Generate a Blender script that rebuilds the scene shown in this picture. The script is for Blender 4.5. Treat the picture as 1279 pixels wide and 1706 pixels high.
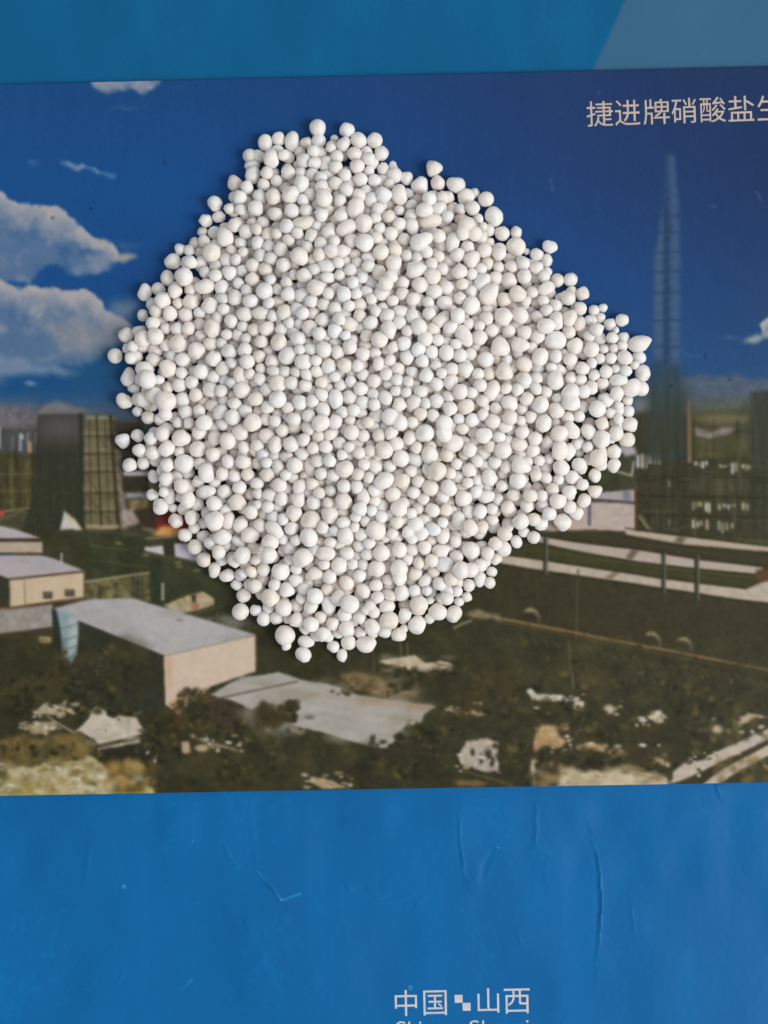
import bpy, bmesh, math, random
import numpy as np
from mathutils import Vector, Matrix

# ---------------------------------------------------------------- camera, light, exposure
# One unit of the layout is 1/8 mm: the photographed field is 1279 x 1706 of them (160 x 213 mm).
U = 0.000125
FW, FH = 1279.0, 1706.0
CAM_H = 2500.0                               # lens about 31 cm above the table
scene = bpy.context.scene
for o in list(bpy.data.objects): bpy.data.objects.remove(o)
COL = scene.collection

def W(x, y, z=0.0):
    """Layout (x to the right, y down, z up from the sheet) to metres."""
    return Vector(((x - FW / 2) * U, (FH / 2 - y) * U, z * U))

cam = bpy.data.cameras.new('camera')
cam.sensor_fit = 'VERTICAL'; cam.sensor_height = 36.0
cam.lens = 36.0 * CAM_H / FH
cam.clip_start, cam.clip_end = .01, 20
camera = bpy.data.objects.new('camera', cam); COL.objects.link(camera)
camera.location = (0, 0, CAM_H * U)
scene.camera = camera

world = bpy.data.worlds.new('World'); scene.world = world; world.use_nodes = True
bg = world.node_tree.nodes['Background']
bg.inputs['Color'].default_value = (.92, .96, 1.0, 1); bg.inputs['Strength'].default_value = .45

def lamp(name, loc, target, size, watts, color):
    l = bpy.data.lights.new(name, 'AREA'); l.shape = 'RECTANGLE'; l.size, l.size_y = size; l.energy = watts; l.color = color
    o = bpy.data.objects.new(name, l); COL.objects.link(o); o.location = loc
    o.rotation_euler = (Vector(target) - Vector(loc)).to_track_quat('-Z', 'Y').to_euler()
    return o
lamp('window_light', (1.14, -.38, 1.12), (0, 0, 0), (.8, .85), 19.6, (1.0, .965, .92))   # the window, from the right and a little towards the viewer

scene.render.engine = 'CYCLES'
scene.cycles.use_denoising = True
scene.cycles.max_bounces = 10; scene.cycles.diffuse_bounces = 7
scene.view_settings.view_transform = 'Standard'; scene.view_settings.look = 'None'
scene.view_settings.exposure = 0.0; scene.view_settings.gamma = 1.0; scene.view_settings.use_curve_mapping = False

# ---------------------------------------------------------------- helpers
def srgb(c):
    c = np.asarray(c, np.float64) / 255.0
    return np.where(c <= .04045, c / 12.92, ((c + .055) / 1.055) ** 2.4)

def ink(c):
    """Reflectance of a printed tone: the sheen of the coating lies on top of it, so the ink itself is a little deeper."""
    return np.maximum(srgb(c) * 1.06 - .007, .002)

def tag(o, label, cat=None, group=None, kind=None):
    o['label'] = label
    if cat: o['category'] = cat
    if group: o['group'] = group
    if kind: o['kind'] = kind
    return o

def material(name, rough=.5, spec=.4):
    m = bpy.data.materials.new(name); m.use_nodes = True
    b = m.node_tree.nodes['Principled BSDF']
    b.inputs['Roughness'].default_value = rough; b.inputs['Specular IOR Level'].default_value = spec
    return m, m.node_tree, b

def node(nt, kind, **kw):
    n = nt.nodes.new(kind)
    for k, v in kw.items():
        if k in n.inputs: n.inputs[k].default_value = v
        else: setattr(n, k, v)
    return n

def bump_from(nt, bsdf, scale, strength, dist, detail=3.0):
    tc = node(nt, 'ShaderNodeTexCoord'); nz = node(nt, 'ShaderNodeTexNoise', Scale=scale, Detail=detail)
    bp = node(nt, 'ShaderNodeBump', Strength=strength, Distance=dist)
    nt.links.new(tc.outputs['Object'], nz.inputs['Vector']); nt.links.new(nz.outputs['Fac'], bp.inputs['Height'])
    nt.links.new(bp.outputs['Normal'], bsdf.inputs['Normal'])
    return nz

def print_material(name, rough, spec, attr):
    """Printed coated paper: the ink colour of each point, an uneven gloss and a faint paper grain."""
    m, nt, b = material(name, rough, spec)
    a = node(nt, 'ShaderNodeAttribute', attribute_name=attr)
    nz = bump_from(nt, b, 900, .12, .00006)
    tc = node(nt, 'ShaderNodeTexCoord'); n2 = node(nt, 'ShaderNodeTexNoise', Scale=60, Detail=5)
    mr = node(nt, 'ShaderNodeMapRange'); mr.inputs['To Min'].default_value = rough - .08; mr.inputs['To Max'].default_value = rough + .12
    nt.links.new(tc.outputs['Object'], n2.inputs['Vector']); nt.links.new(n2.outputs['Fac'], mr.inputs['Value']); nt.links.new(mr.outputs['Result'], b.inputs['Roughness'])
    nt.links.new(a.outputs['Color'], b.inputs['Base Color'])
    return m

def ink_material(name, col):
    m, nt, b = material(name, .5, .3)
    tc = node(nt, 'ShaderNodeTexCoord'); nz = node(nt, 'ShaderNodeTexNoise', Scale=700, Detail=3)
    rp = node(nt, 'ShaderNodeValToRGB')
    c = srgb(col)
    rp.color_ramp.elements[0].position = .3; rp.color_ramp.elements[0].color = (*(c * .82), 1)
    rp.color_ramp.elements[1].position = .6; rp.color_ramp.elements[1].color = (*c, 1)
    nt.links.new(tc.outputs['Object'], nz.inputs['Vector']); nt.links.new(nz.outputs['Fac'], rp.inputs['Fac']); nt.links.new(rp.outputs['Color'], b.inputs['Base Color'])
    return m

def grid_mesh(name, co, nx, ny, color=None, skirt=None):
    """co: (ny*nx, 3) in metres, rows from the top edge down; skirt: z of a closed underside."""
    co = np.asarray(co, np.float32)
    i = np.arange(nx * ny).reshape(ny, nx)
    q = np.stack([i[:-1, :-1], i[1:, :-1], i[1:, 1:], i[:-1, 1:]], -1).reshape(-1, 4)
    if skirt is not None:
        ring = np.concatenate([i[0, :], i[1:, -1], i[-1, -2::-1], i[-2:0:-1, 0]])
        low = co[ring].copy(); low[:, 2] = skirt
        base = len(co); co = np.concatenate([co, low]); k = np.arange(len(ring)); k2 = np.roll(k, -1)
        q = np.concatenate([q, np.stack([ring[k], ring[k2], base + k2, base + k], -1)])
    me = bpy.data.meshes.new(name)
    me.vertices.add(len(co)); me.vertices.foreach_set('co', co.ravel())
    me.loops.add(q.size); me.loops.foreach_set('vertex_index', q.astype(np.int32).ravel())
    me.polygons.add(len(q)); me.polygons.foreach_set('loop_start', np.arange(0, q.size, 4, dtype=np.int32))
    me.update(calc_edges=True)
    if color is not None:
        c = np.ones((len(co), 4), np.float32); c[:nx * ny, :3] = color
        if len(co) > nx * ny: c[nx * ny:, :3] = .7
        at = me.color_attributes.new('print', 'FLOAT_COLOR', 'POINT'); at.data.foreach_set('color', c.ravel())
    smooth = np.ones(len(q), bool); smooth[(nx - 1) * (ny - 1):] = False
    me.polygons.foreach_set('use_smooth', smooth)
    return me

def add(name, me, mat=None, parent=None):
    o = bpy.data.objects.new(name, me); COL.objects.link(o)
    if mat is not None and not me.materials: me.materials.append(mat)
    if parent is not None: o.parent = parent
    return o

# ---------------------------------------------------------------- printed picture on the card (flat ink, as a colour per point)
# the picture is laid out in card coordinates: 1 unit = 1/8 mm, x to the right, y down
STEP = 1.85                                  # spacing of the colour points
CX0, CX1, CY0, CY1 = -70.0, 1350.0, 108.0, 1330.0
SS = 2                                       # drawn twice as fine, then averaged
CW, CH = int((CX1 - CX0) / STEP), int((CY1 - CY0) / STEP)
PX = STEP / SS
prng = np.random.default_rng(11)
cgx = CX0 + (np.arange(CW * SS) + .5) * PX
cgy = CY0 + (np.arange(CH * SS) + .5) * PX
XX, YY = np.meshgrid(cgx.astype(np.float32), cgy.astype(np.float32))

def smooth_noise(sx, sy):
    """Value noise with cells of sx by sy units over the whole canvas, about -1..1."""
    nx, ny = int((CX1 - CX0) / sx) + 4, int((CY1 - CY0) / sy) + 4
    g = prng.uniform(-1, 1, (ny, nx)).astype(np.float32)
    fx, fy = (cgx - CX0) / sx, (cgy - CY0) / sy
    ix, iy = fx.astype(int), fy.astype(int)
    tx, ty = fx - ix, fy - iy
    tx, ty = (tx * tx * (3 - 2 * tx)).astype(np.float32), (ty * ty * (3 - 2 * ty)).astype(np.float32)
    rows = g[:, ix] * (1 - tx) + g[:, ix + 1] * tx
    return rows[iy] * (1 - ty)[:, None] + rows[iy + 1] * ty[:, None]

def fbm(s, aspect=1.0, octaves=4):
    out, amp, tot = 0, 1.0, 0
    for k in range(octaves):
        out = out + amp * smooth_noise(s * aspect / 2 ** k, s / 2 ** k)
        tot += amp; amp *= .6
    return out / tot

N_BIG, N_MED, N_FINE = fbm(90), fbm(26), fbm(7, 1, 2)
N_WX, N_WY = fbm(22), fbm(22)
N_H = fbm(9, 6, 3)                           # drawn out sideways
N_V = fbm(60, .08, 3)                        # drawn out upwards
TEX = {'med': N_MED, 'fine': N_FINE, 'h': N_H, 'v': N_V, 'big': N_BIG}
canvas = np.zeros((CH * SS, CW * SS, 3), np.float32)

def rgb(c): return np.array(c, np.float32)

def box_blur(m, r):
    k = int(round(r / PX))
    if k < 1: return m
    for ax in (0, 1):
        for _ in range(2):
            p = np.pad(m, [(k + 1, k) if a == ax else (0, 0) for a in (0, 1)], mode='edge')
            c = np.cumsum(p, axis=ax, dtype=np.float64)
            n = 2 * k + 1
            hi = np.take(c, range(n, c.shape[ax]), axis=ax); lo = np.take(c, range(0, c.shape[ax] - n), axis=ax)
            m = ((hi - lo) / n).astype(np.float32)
    return m

def window(x0, y0, x1, y1, pad):
    a = max(0, int((y0 - pad - CY0) / PX)); b = min(canvas.shape[0], int((y1 + pad - CY0) / PX) + 2)
    c = max(0, int((x0 - pad - CX0) / PX)); d = min(canvas.shape[1], int((x1 + pad - CX0) / PX) + 2)
    return slice(a, max(a, b)), slice(c, max(c, d))

def lay(sl, m, col, tex, amt, tint):
    col = rgb(col)
    if amt:
        n = TEX[tex][sl][..., None]
        col = col + amt * n * (rgb(tint) if tint is not None else np.array([1, 1, 1], np.float32))
    canvas[sl] = canvas[sl] * (1 - m[..., None]) + col * m[..., None]

def poly(pts, col, a=1.0, warp=0.0, soft=0.0, tex='med', amt=0.0, tint=None):
    """A filled outline; warp makes its edge uneven, soft blurs it, amt adds mottling."""
    pts = np.array(pts, np.float32)
    sl = window(pts[:, 0].min(), pts[:, 1].min(), pts[:, 0].max(), pts[:, 1].max(), 3 * soft + warp + 2)
    x, y = XX[sl], YY[sl]
    if x.size == 0: return
    if warp >= 2: warp *= 1.6
    if warp: x, y = x + warp * N_WX[sl], y + warp * N_WY[sl]
    ins = np.zeros(x.shape, bool)
    for (x1, y1), (x2, y2) in zip(pts, np.roll(pts, -1, 0)):
        if y1 == y2: continue
        ins ^= ((y1 > y) != (y2 > y)) & (x < (x2 - x1) * (y - y1) / (y2 - y1) + x1)
    m = ins.astype(np.float32)
    if soft: m = box_blur(m, soft)
    lay(sl, m * a, col, tex, amt, tint)

def cloud(pts, base, lit, a=.95, soft=9.0, depth=34.0):
    """Billowing cloud: a ragged, partly torn edge, lit from above and bluish below."""
    pts = np.array(pts, np.float32)
    sl = window(pts[:, 0].min(), pts[:, 1].min(), pts[:, 0].max(), pts[:, 1].max(), 3 * soft + 10)
    x, y = XX[sl] + 5 * N_WX[sl], YY[sl] + 5 * N_WY[sl]
    ins = np.zeros(x.shape, bool)
    for (x1, y1), (x2, y2) in zip(pts, np.roll(pts, -1, 0)):
        if y1 != y2: ins ^= ((y1 > y) != (y2 > y)) & (x < (x2 - x1) * (y - y1) / (y2 - y1) + x1)
    m0 = box_blur(ins.astype(np.float32), soft)
    up = 0
    for k, f in enumerate((.2, .45, .75, 1.1, 1.5)):                               # how much cloud lies above each point
        q = np.roll(m0, int(depth * f / PX), 0); q[:int(depth * f / PX)] = 0; up = up + q / 5
    n = 1.5 * N_MED[sl] + .9 * N_BIG[sl] + .35 * N_FINE[sl]
    light = np.clip(1.12 - 1.15 * up + .42 * n * (.3 + up), 0, 1)
    ragged = np.where(up > .35, 1.3, 2.6)                                           # crisp on the sunny side, torn below
    m = np.clip((m0 + .30 * n - .5) * ragged + .5, 0, 1)
    m = m * m * (3 - 2 * m) * a * (.72 + .28 * light)
    col = rgb(base) * (1 - light[..., None]) + rgb(lit) * light[..., None]
    canvas[sl] = canvas[sl] * (1 - m[..., None]) + col * m[..., None]

def rect(x0, y0, x1, y1, col, **k): poly([(x0, y0), (x1, y0), (x1, y1), (x0, y1)], col, **k)

def line(pts, w, col, a=1.0, soft=.8, warp=0.0):
    for (x1, y1), (x2, y2) in zip(pts[:-1], pts[1:]):
        sl = window(min(x1, x2), min(y1, y2), max(x1, x2), max(y1, y2), w + 2 * soft + warp + 2)
        x, y = XX[sl], YY[sl]
        if x.size == 0: continue
        if warp: x, y = x + warp * N_WX[sl], y + warp * N_WY[sl]
        dx, dy = x2 - x1, y2 - y1
        t = np.clip(((x - x1) * dx + (y - y1) * dy) / (dx * dx + dy * dy + 1e-9), 0, 1)
        d = np.hypot(x - x1 - t * dx, y - y1 - t * dy)
        lay(sl, np.clip((w / 2 + soft - d) / (2 * soft), 0, 1) * a, col, 'med', 0, None)

def dab(x0, y0, rx, ry, col, a=1.0, soft=.35, warp=3.0):
    sl = window(x0 - rx, y0 - ry, x0 + rx, y0 + ry, warp + 3 + soft * max(rx, ry))
    x, y = XX[sl] + warp * N_WX[sl], YY[sl] + warp * N_WY[sl]
    if x.size == 0: return
    d = np.hypot((x - x0) / rx, (y - y0) / ry)
    lay(sl, np.clip((1 + soft - d) / (2 * soft), 0, 1) * a, col, 'med', 0, None)

def dabs(x0, y0, x1, y1, n, size, cols, a=.7, flat=1.0, seed=1, warp=4.0):
    """Mottled growth: n uneven dabs scattered over a box."""
    r = np.random.default_rng(seed)
    for _ in range(n):
        s = r.uniform(*size)
        dab(r.uniform(x0, x1), r.uniform(y0, y1), s * flat, s, cols[r.integers(len(cols))], a * r.uniform(.4, 1), .5, warp)

def leaves(x0, y0, x1, y1, n, seed, light=0.0):
    """Broken foliage: many small dark and light touches, denser towards the middle of the box."""
    r = np.random.default_rng(seed)
    tones = [(38, 38, 28), (46, 46, 34), (58, 56, 38), (72, 68, 44), (92, 84, 54), (44, 48, 38)]
    w = np.array([.22, .22, .2, .16, .08 + light, .12]); w /= w.sum()
    for _ in range(n):
        x, y = r.normal((x0 + x1) / 2, (x1 - x0) / 4.2), r.normal((y0 + y1) / 2, (y1 - y0) / 4.2); q = r.uniform(1.6, 6)
        dab(x, y, q * r.uniform(.8, 1.6), q, tones[r.choice(6, p=w)], r.uniform(.5, .95), .4, 4)

def glints(x0, y0, x1, y1, n, seed, cols=((196, 184, 156), (170, 150, 112), (206, 200, 184))):
    """Small sunlit scraps."""
    r = np.random.default_rng(seed)
    for _ in range(n):
        q = r.uniform(1, 3.4); dab(r.uniform(x0, x1), r.uniform(y0, y1), q * r.uniform(1, 2.6), q, cols[r.integers(len(cols))], r.uniform(.5, .95), .4, 3)

def paint_card():
    rf2 = np.random.default_rng(78)
    # sky, from sampled tones
    kx = [-80, 320, 640, 960, 1360]; ky = [100, 300, 480, 640]
    tones = rgb([[(29, 76, 128), (31, 73, 128), (34, 68, 119), (36, 61, 106), (35, 52, 90)],
                 [(30, 82, 143), (28, 79, 140), (31, 72, 130), (34, 65, 114), (33, 55, 95)],
                 [(27, 80, 140), (29, 76, 134), (31, 76, 136), (33, 75, 132), (35, 65, 108)],
                 [(29, 82, 134), (28, 76, 126), (32, 74, 126), (36, 80, 130), (42, 79, 124)]])
    for c in range(3):
        rows = np.array([np.interp(cgx, kx, tones[j, :, c]) for j in range(4)])
        t = np.interp(cgy, ky, range(4)); i = np.minimum(t.astype(int), 2); f = (t - i)[:, None]
        canvas[..., c] = rows[i] * (1 - f) + rows[i + 1] * f
    canvas[...] += (1.6 * N_V + 1.6 * N_BIG)[..., None] * rgb([.6, .9, 1.2])
    cl, sh = (170, 166, 170), (112, 130, 156)
    # clouds, left
    cloud([(140, 110), (285, 108), (272, 146), (240, 160), (216, 152), (195, 159), (172, 157), (156, 148)], sh, (172, 172, 174), .95, 5, 60)
    line([(108, 274), (124, 277), (136, 283), (164, 290), (192, 298)], 3.5, (128, 150, 180), .7, 4, 9); line([(116, 273), (140, 282)], 3, (150, 166, 188), .6, 2.5, 7)
    dab(58, 274, 7, 5, (70, 110, 160), .6, .8)
    cloud([(-80, 326), (0, 320), (12, 324), (24, 337), (40, 341), (55, 338), (80, 344), (108, 349), (116, 360), (130, 364), (138, 377), (148, 389), (158, 396), (187, 399), (196, 414), (206, 427), (198, 444), (180, 454), (165, 458), (128, 461), (114, 452), (96, 446), (75, 449), (62, 462), (45, 472), (0, 474), (-80, 474)], (112, 131, 158), (176, 171, 173), .96, 7, 46)
    poly([(157, 401), (184, 404), (190, 416), (180, 421), (162, 420), (158, 410)], (174, 168, 165), .85, 6, 4)
    poly([(192, 434), (206, 425), (216, 420), (231, 431), (222, 435), (212, 441), (196, 441)], (172, 166, 154), .9, 6, 2.6)
    poly([(190, 410), (212, 408), (240, 405), (240, 410), (206, 416)], (75, 112, 150), .55, 6, 4)
    for x, y, r in ((128, 454, 12), (170, 448, 14), (40, 466, 9)): dab(x, y, r, 5, (130, 145, 168), .6, .8)
    cloud([(-80, 466), (0, 466), (16, 469), (28, 479), (38, 481), (46, 475), (60, 478), (72, 484), (82, 481), (95, 479), (110, 484), (125, 487), (141, 484), (157, 491), (168, 500), (174, 514), (184, 526), (208, 530), (232, 545), (228, 568), (192, 584), (166, 597), (130, 609), (60, 606), (30, 609), (-80, 608)], (110, 129, 156), (178, 170, 171), .96, 7, 40)
    poly([(80, 530), (130, 528), (190, 540), (215, 560), (180, 580), (150, 590), (110, 585), (90, 560)], (150, 147, 150), .6, 8, 12)
    poly([(185, 512), (205, 503), (236, 500), (244, 512), (225, 530), (200, 538), (186, 528)], (122, 138, 160), .8, 12, 8)
    poly([(-80, 598), (0, 596), (35, 600), (80, 612), (135, 615), (137, 628), (80, 624), (0, 627), (-80, 627)], (130, 146, 168), .8, 6, 5)
    poly([(130, 600), (180, 595), (240, 610), (240, 660), (140, 655), (110, 640)], (38, 86, 122), .6, 10, 12, 'h', 10)
    dab(54, 640, 9, 4, (120, 145, 175), .8, .6); dab(0, 635, 12, 8, (90, 115, 150), .6, .8)
    # distance, left, and the works that run on behind
    poly([(150, 700), (300, 690), (520, 684), (760, 690), (960, 664), (1080, 668), (1080, 1080), (400, 1080), (150, 900)], (84, 92, 96), 1, 8, 10, 'fine', 10)
    poly([(150, 730), (400, 724), (700, 728), (960, 700), (1080, 700), (1080, 1080), (400, 1080), (150, 900)], (68, 68, 50), 1, 8, 8, 'med', 14)
    dabs(220, 740, 1040, 1040, 200, (8, 26), [(58, 58, 44), (84, 80, 58), (110, 102, 78), (52, 54, 42), (150, 142, 124)], .6, 1.6, 31)
    rect(-80, 655, 240, 700, (66, 92, 122), a=.55, warp=8, soft=14, tex='h', amt=14)
    rect(-80, 684, 240, 900, (74, 73, 58), warp=5, soft=8, tex='med', amt=8)
    poly([(-80, 672), (0, 668), (15, 676), (45, 673), (60, 682), (68, 690), (68, 718), (-80, 718)], (112, 108, 116), .85, 9, 8, 'fine', 22)
    poly([(64, 686), (84, 672), (95, 668), (110, 674), (130, 681), (155, 685), (128, 691), (100, 693), (66, 692)], (140, 130, 130), .8, 7, 4, 'fine', 12); dab(150, 686, 26, 5, (118, 116, 124), .6, .8)
    poly([(143, 676), (240, 670), (240, 706), (180, 700), (150, 690)], (62, 86, 116), .7, 8, 6)
    poly([(196, 706), (228, 703), (226, 711), (200, 711)], (132, 128, 136), .8, 2, 2)
    rect(-80, 715, 66, 756, (74, 76, 76), soft=2, tex='v', amt=22)
    for x, w, y0, y1, c in ((2, 4, 712, 748, (175, 170, 172)), (37, 5, 722, 752, (150, 152, 165)), (39, 5, 724, 732, (180, 175, 178)), (49, 4, 720, 740, (120, 115, 110)), (52, 7, 736, 756, (160, 135, 118)), (63, 4, 722, 756, (135, 125, 120)), (24, 4, 725, 750, (100, 102, 104)), (-20, 6, 715, 750, (160, 160, 160)), (-44, 6, 715, 750, (150, 140, 130))):
        rect(x - w / 2, y0, x + w / 2, y1, c, soft=1.2)
    rect(-80, 756, 62, 848, (68, 66, 48), soft=2, warp=3, tex='v', amt=22)
    for x, w in ((49, 12), (22, 8), (-30, 10)): rect(x - w / 2, 764, x + w / 2, 846, (98, 93, 66), a=.6, soft=2, warp=3, tex='h', amt=24)
    for y in (790, 818): line([(-80, y), (60, y)], 3, (104, 100, 72), .6, 1.5)
    poly([(66, 691), (143, 690), (144, 886), (40, 886), (52, 846), (60, 780)], (54, 56, 47), 1, 1.5, 1.2, 'v', 6)
    poly([(68, 691), (143, 690), (143, 735), (66, 735)], (92, 88, 92), .8, 3, 14)
    line([(137, 692), (140, 884)], 7, (44, 50, 44), .8, 2)
    rect(143, 694, 196, 884, (108, 101, 76), warp=2, soft=1.5, tex='h', amt=16)
    poly([(190, 700), (240, 706), (240, 888), (206, 884)], (58, 54, 46), 1, 2, 2, 'med', 10)
    poly([(192, 752), (203, 752), (214, 880), (204, 882)], (132, 116, 104), .85, 2, 1.5, 'fine', 18)
    rect(146, 694, 182, 699, (140, 140, 122), soft=1.5)
    for i, y in enumerate((728, 757, 787, 822, 853)):
        line([(144, y), (200, y)], 3, (74, 66, 48), .85, 1); line([(144, y - 6), (196, y - 6)], 4, (150, 132, 106), .5, 1.5)
    for a, b, w in (((163, 694), (171, 884), 3), ((186, 694), (199, 884), 5), ((151, 700), (154, 880), 1.5), ((177, 700), (184, 880), 1.5)): line([a, b], w, (52, 48, 38), .85, 1)
    for q in (((144, 822), (170, 853)), ((170, 853), (200, 882)), ((164, 728), (190, 757)), ((144, 787), (166, 822)), ((150, 853), (198, 822))): line(q, 1.6, (60, 54, 42), .6, 1)
    rect(146, 874, 200, 881, (165, 150, 118), a=.8, warp=2, soft=1.2)
    poly([(110, 851), (116, 858), (128, 865), (141, 885), (102, 886)], (198, 192, 182), 1, 0, .8, 'fine', 8)
    line([(111, 853), (103, 885)], 2, (176, 196, 194), .7); line([(116, 856), (140, 884)], 2.5, (190, 168, 84), .8)
    poly([(-80, 850), (0, 849), (10, 852), (10, 860), (-80, 858)], (182, 84, 66), .9, 1, 1)
    line([(10, 852), (52, 846)], 3, (130, 124, 100), .8, 1); line([(0, 866), (40, 852)], 4, (110, 104, 80), .6, 2, 3)
    # works behind the heap, left
    poly([(60, 886), (240, 884), (330, 900), (470, 1000), (470, 1130), (100, 1000), (70, 900)], (57, 60, 46), 1, 3, 2, 'med', 9)
    rect(208, 785, 250, 793, (176, 166, 172), soft=1.2, warp=1); rect(206, 794, 250, 818, (54, 52, 44), soft=1)
    rect(211, 821, 250, 830, (150, 150, 154), soft=1.5, warp=2); rect(214, 832, 250, 870, (128, 112, 78), a=.8, soft=2, warp=3, tex='fine', amt=35)
    poly([(204, 850), (225, 846), (238, 870), (206, 878)], (165, 150, 140), .9, 2, 1.5, 'fine', 16)
    poly([(222, 850), (300, 840), (300, 888), (238, 876)], (58, 50, 46), 1, 2, 2)
    poly([(262, 866), (290, 850), (340, 856), (340, 888), (262, 892)], (124, 46, 36), .95, 2, 4)
    poly([(256, 892), (268, 878), (292, 876), (320, 886), (318, 892)], (212, 158, 92), .95, 2, 2.5)
    line([(246, 897), (330, 890)], 4, (126, 118, 90), .8, 1.2)
    poly([(242, 911), (273, 909), (275, 924), (243, 917)], (190, 188, 186), 1, 1, .9); poly([(292, 905), (340, 903), (350, 940), (293, 927)], (186, 182, 192), 1, 1, .9)
    for x in (279, 287): rect(x - 3, 900, x + 3, 925, (50, 50, 42), soft=1)
    for q in (((120, 884), (270, 893)), ((60, 900), (220, 916)), ((240, 920), (400, 950)), ((100, 925), (250, 945)), ((90, 890), (180, 912))): line(q, 2, (84, 84, 60), .7, 1, 2)
    for x, y in ((245, 924), (298, 937), (330, 950), (300, 944), (200, 905)): dab(x, y, 6, 2.5, (120, 120, 80), .8, .5, 2)
    poly([(143, 968), (252, 956), (258, 1000), (144, 998)], (96, 92, 64), .9, 2, 2, 'fine', 34)
    dabs(150, 972, 245, 996, 26, (3, 7), [(150, 140, 100), (62, 60, 46), (120, 114, 80)], .8, 1.2, 3, 2)
    line([(144, 969), (190, 962), (250, 954)], 4.5, (138, 132, 96), .95, 1)
    for x in (224, 231, 238): rect(x - 2, 958, x + 2, 1000, (56, 60, 48), soft=.8)
    poly([(252, 930), (270, 930), (273, 1004), (252, 1008)], (48, 56, 46), 1, 1, 1.4)
    poly([(272, 1006), (296, 999), (320, 988), (340, 985), (358, 996), (357, 1008), (336, 1014), (300, 1020)], (168, 150, 112), .95, 3, 1.2, 'fine', 28)
    rect(321, 990, 328, 1004, (58, 50, 40), soft=1.2); poly([(320, 1005), (334, 1004), (332, 1014), (322, 1014)], (192, 84, 64), .9, 1, 1)
    rect(330, 996, 352, 1005, (190, 172, 140), a=.8, soft=2, warp=2); rect(270, 970, 275, 1000, (170, 170, 150), a=.8, soft=1)
    for k in range(6): rect(362 + 10 * k, 1016 + 3 * k, 366 + 10 * k, 1046 + 3 * k, (84, 82, 62), a=.6, soft=1)
    line([(310, 1026), (390, 1004)], 2.5, (80, 78, 62), .8, 1)
    # dark growth that fills the lower half
    poly([(-80, 1040), (0, 1040), (90, 1050), (430, 1050), (560, 980), (1360, 900), (1360, 1340), (-80, 1340)], (55, 54, 40), 1, 3, 2, 'med', 9, (1, 1, .7))
    # sheds, left
    rect(30, 884, 150, 960, (58, 58, 44), warp=3, soft=2, tex='med', amt=8)
    rect(-80, 950, 144, 1062, (62, 60, 46), soft=1.5, tex='med', amt=8)
    poly([(-80, 862), (0, 875), (30, 882), (72, 897), (-80, 899)], (178, 170, 174), 1, .6, .8, 'fine', 5)
    rect(-80, 897, 73, 903, (66, 50, 42), soft=.8); rect(-80, 903, 73, 921, (178, 163, 142), soft=.8, tex='fine', amt=6)
    line([(-80, 922), (74, 922)], 3, (78, 58, 48))
    poly([(-80, 925), (70, 925), (92, 930), (144, 951), (20, 964), (0, 958), (-80, 950)], (174, 166, 168), 1, .6, .8, 'h', 7)
    line([(105, 922), (105, 938)], 3, (196, 190, 180), .9)
    poly([(-80, 950), (0, 957), (19, 965), (18, 996), (-80, 996)], (54, 57, 50), 1, .5, .8)
    poly([(19, 966), (143, 953), (143, 994), (20, 1011)], (200, 180, 152), 1, .5, .8, 'v', 6); line([(20, 964), (144, 951)], 3, (84, 64, 56), .9)
    for x, y in ((74, 985), (111, 981)): rect(x, y, x + 16, y + 12, (82, 74, 66), soft=.8, warp=1); rect(x + 2, y + 2, x + 13, y + 6, (120, 105, 92), a=.7, soft=1)
    line([(43, 964), (45, 1008)], 3, (150, 122, 98), .7, 1); line([(142, 953), (142, 994)], 2.5, (120, 92, 74), .7)
    line([(-80, 1013), (20, 1012), (90, 1002), (146, 996)], 3.5, (104, 76, 60), .95)
    poly([(-80, 1014), (20, 1014), (90, 1006), (90, 1044), (40, 1052), (0, 1056), (-80, 1060)], (152, 145, 136), 1, 1.5, 1.2, 'fine', 14)
    line([(-80, 1060), (0, 1057), (90, 1045)], 4, (72, 56, 48), .9, 1.2)
    poly([(68, 1060), (88, 1062), (86, 1070), (68, 1070)], (190, 165, 110), .9, 2, 1.2); line([(66, 1048), (92, 1062)], 3, (70, 64, 58), .9)
    poly([(92, 1013), (140, 1000), (160, 997), (225, 996), (250, 1004), (427, 1056), (350, 1075), (275, 1092), (135, 1034), (110, 1026)], (173, 169, 168), 1, .6, .9, 'h', 6)
    poly([(200, 1010), (300, 1030), (380, 1054), (300, 1068), (220, 1040)], (180, 176, 176), .5, 6, 10)
    for k in range(9): line([(150 + 29 * k, 1000 + 6.6 * k), (128 + 30 * k, 1036 + 6.6 * k)], 1.2, (156, 150, 148), .35, 1)
    dabs(140, 1004, 400, 1070, 26, (3, 10), [(160, 156, 156), (186, 182, 182), (150, 144, 138)], .4, 2.4, 71)
    dabs(290, 1080, 420, 1130, 16, (3, 9), [(190, 168, 148), (212, 194, 176)], .4, .6, 72)
    for x, y in ((298, 1032), (304, 1033)): dab(x, y, 2, 1.2, (60, 54, 56), .9, .5, 0)
    poly([(133, 1034), (275, 1092), (277, 1184), (240, 1196), (100, 1150), (118, 1104)], (51, 53, 46), 1, .6, .9, 'v', 3)
    poly([(275, 1092), (427, 1057), (427, 1117), (400, 1126), (352, 1142), (335, 1160), (300, 1188), (277, 1172)], (203, 184, 164), 1, .6, .8, 'v', 5)
    poly([(277, 1094), (288, 1094), (286, 1130), (279, 1160)], (196, 150, 116), .6, 2, 4); poly([(280, 1172), (306, 1160), (304, 1184), (296, 1188)], (190, 118, 88), .85, 3, 2.5)
    line([(275, 1092), (427, 1056)], 1.6, (150, 140, 134), .6); line([(133, 1034), (275, 1091)], 1.8, (70, 64, 60), .7); line([(426, 1057), (427, 1117)], 2, (150, 100, 70), .7)
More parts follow.
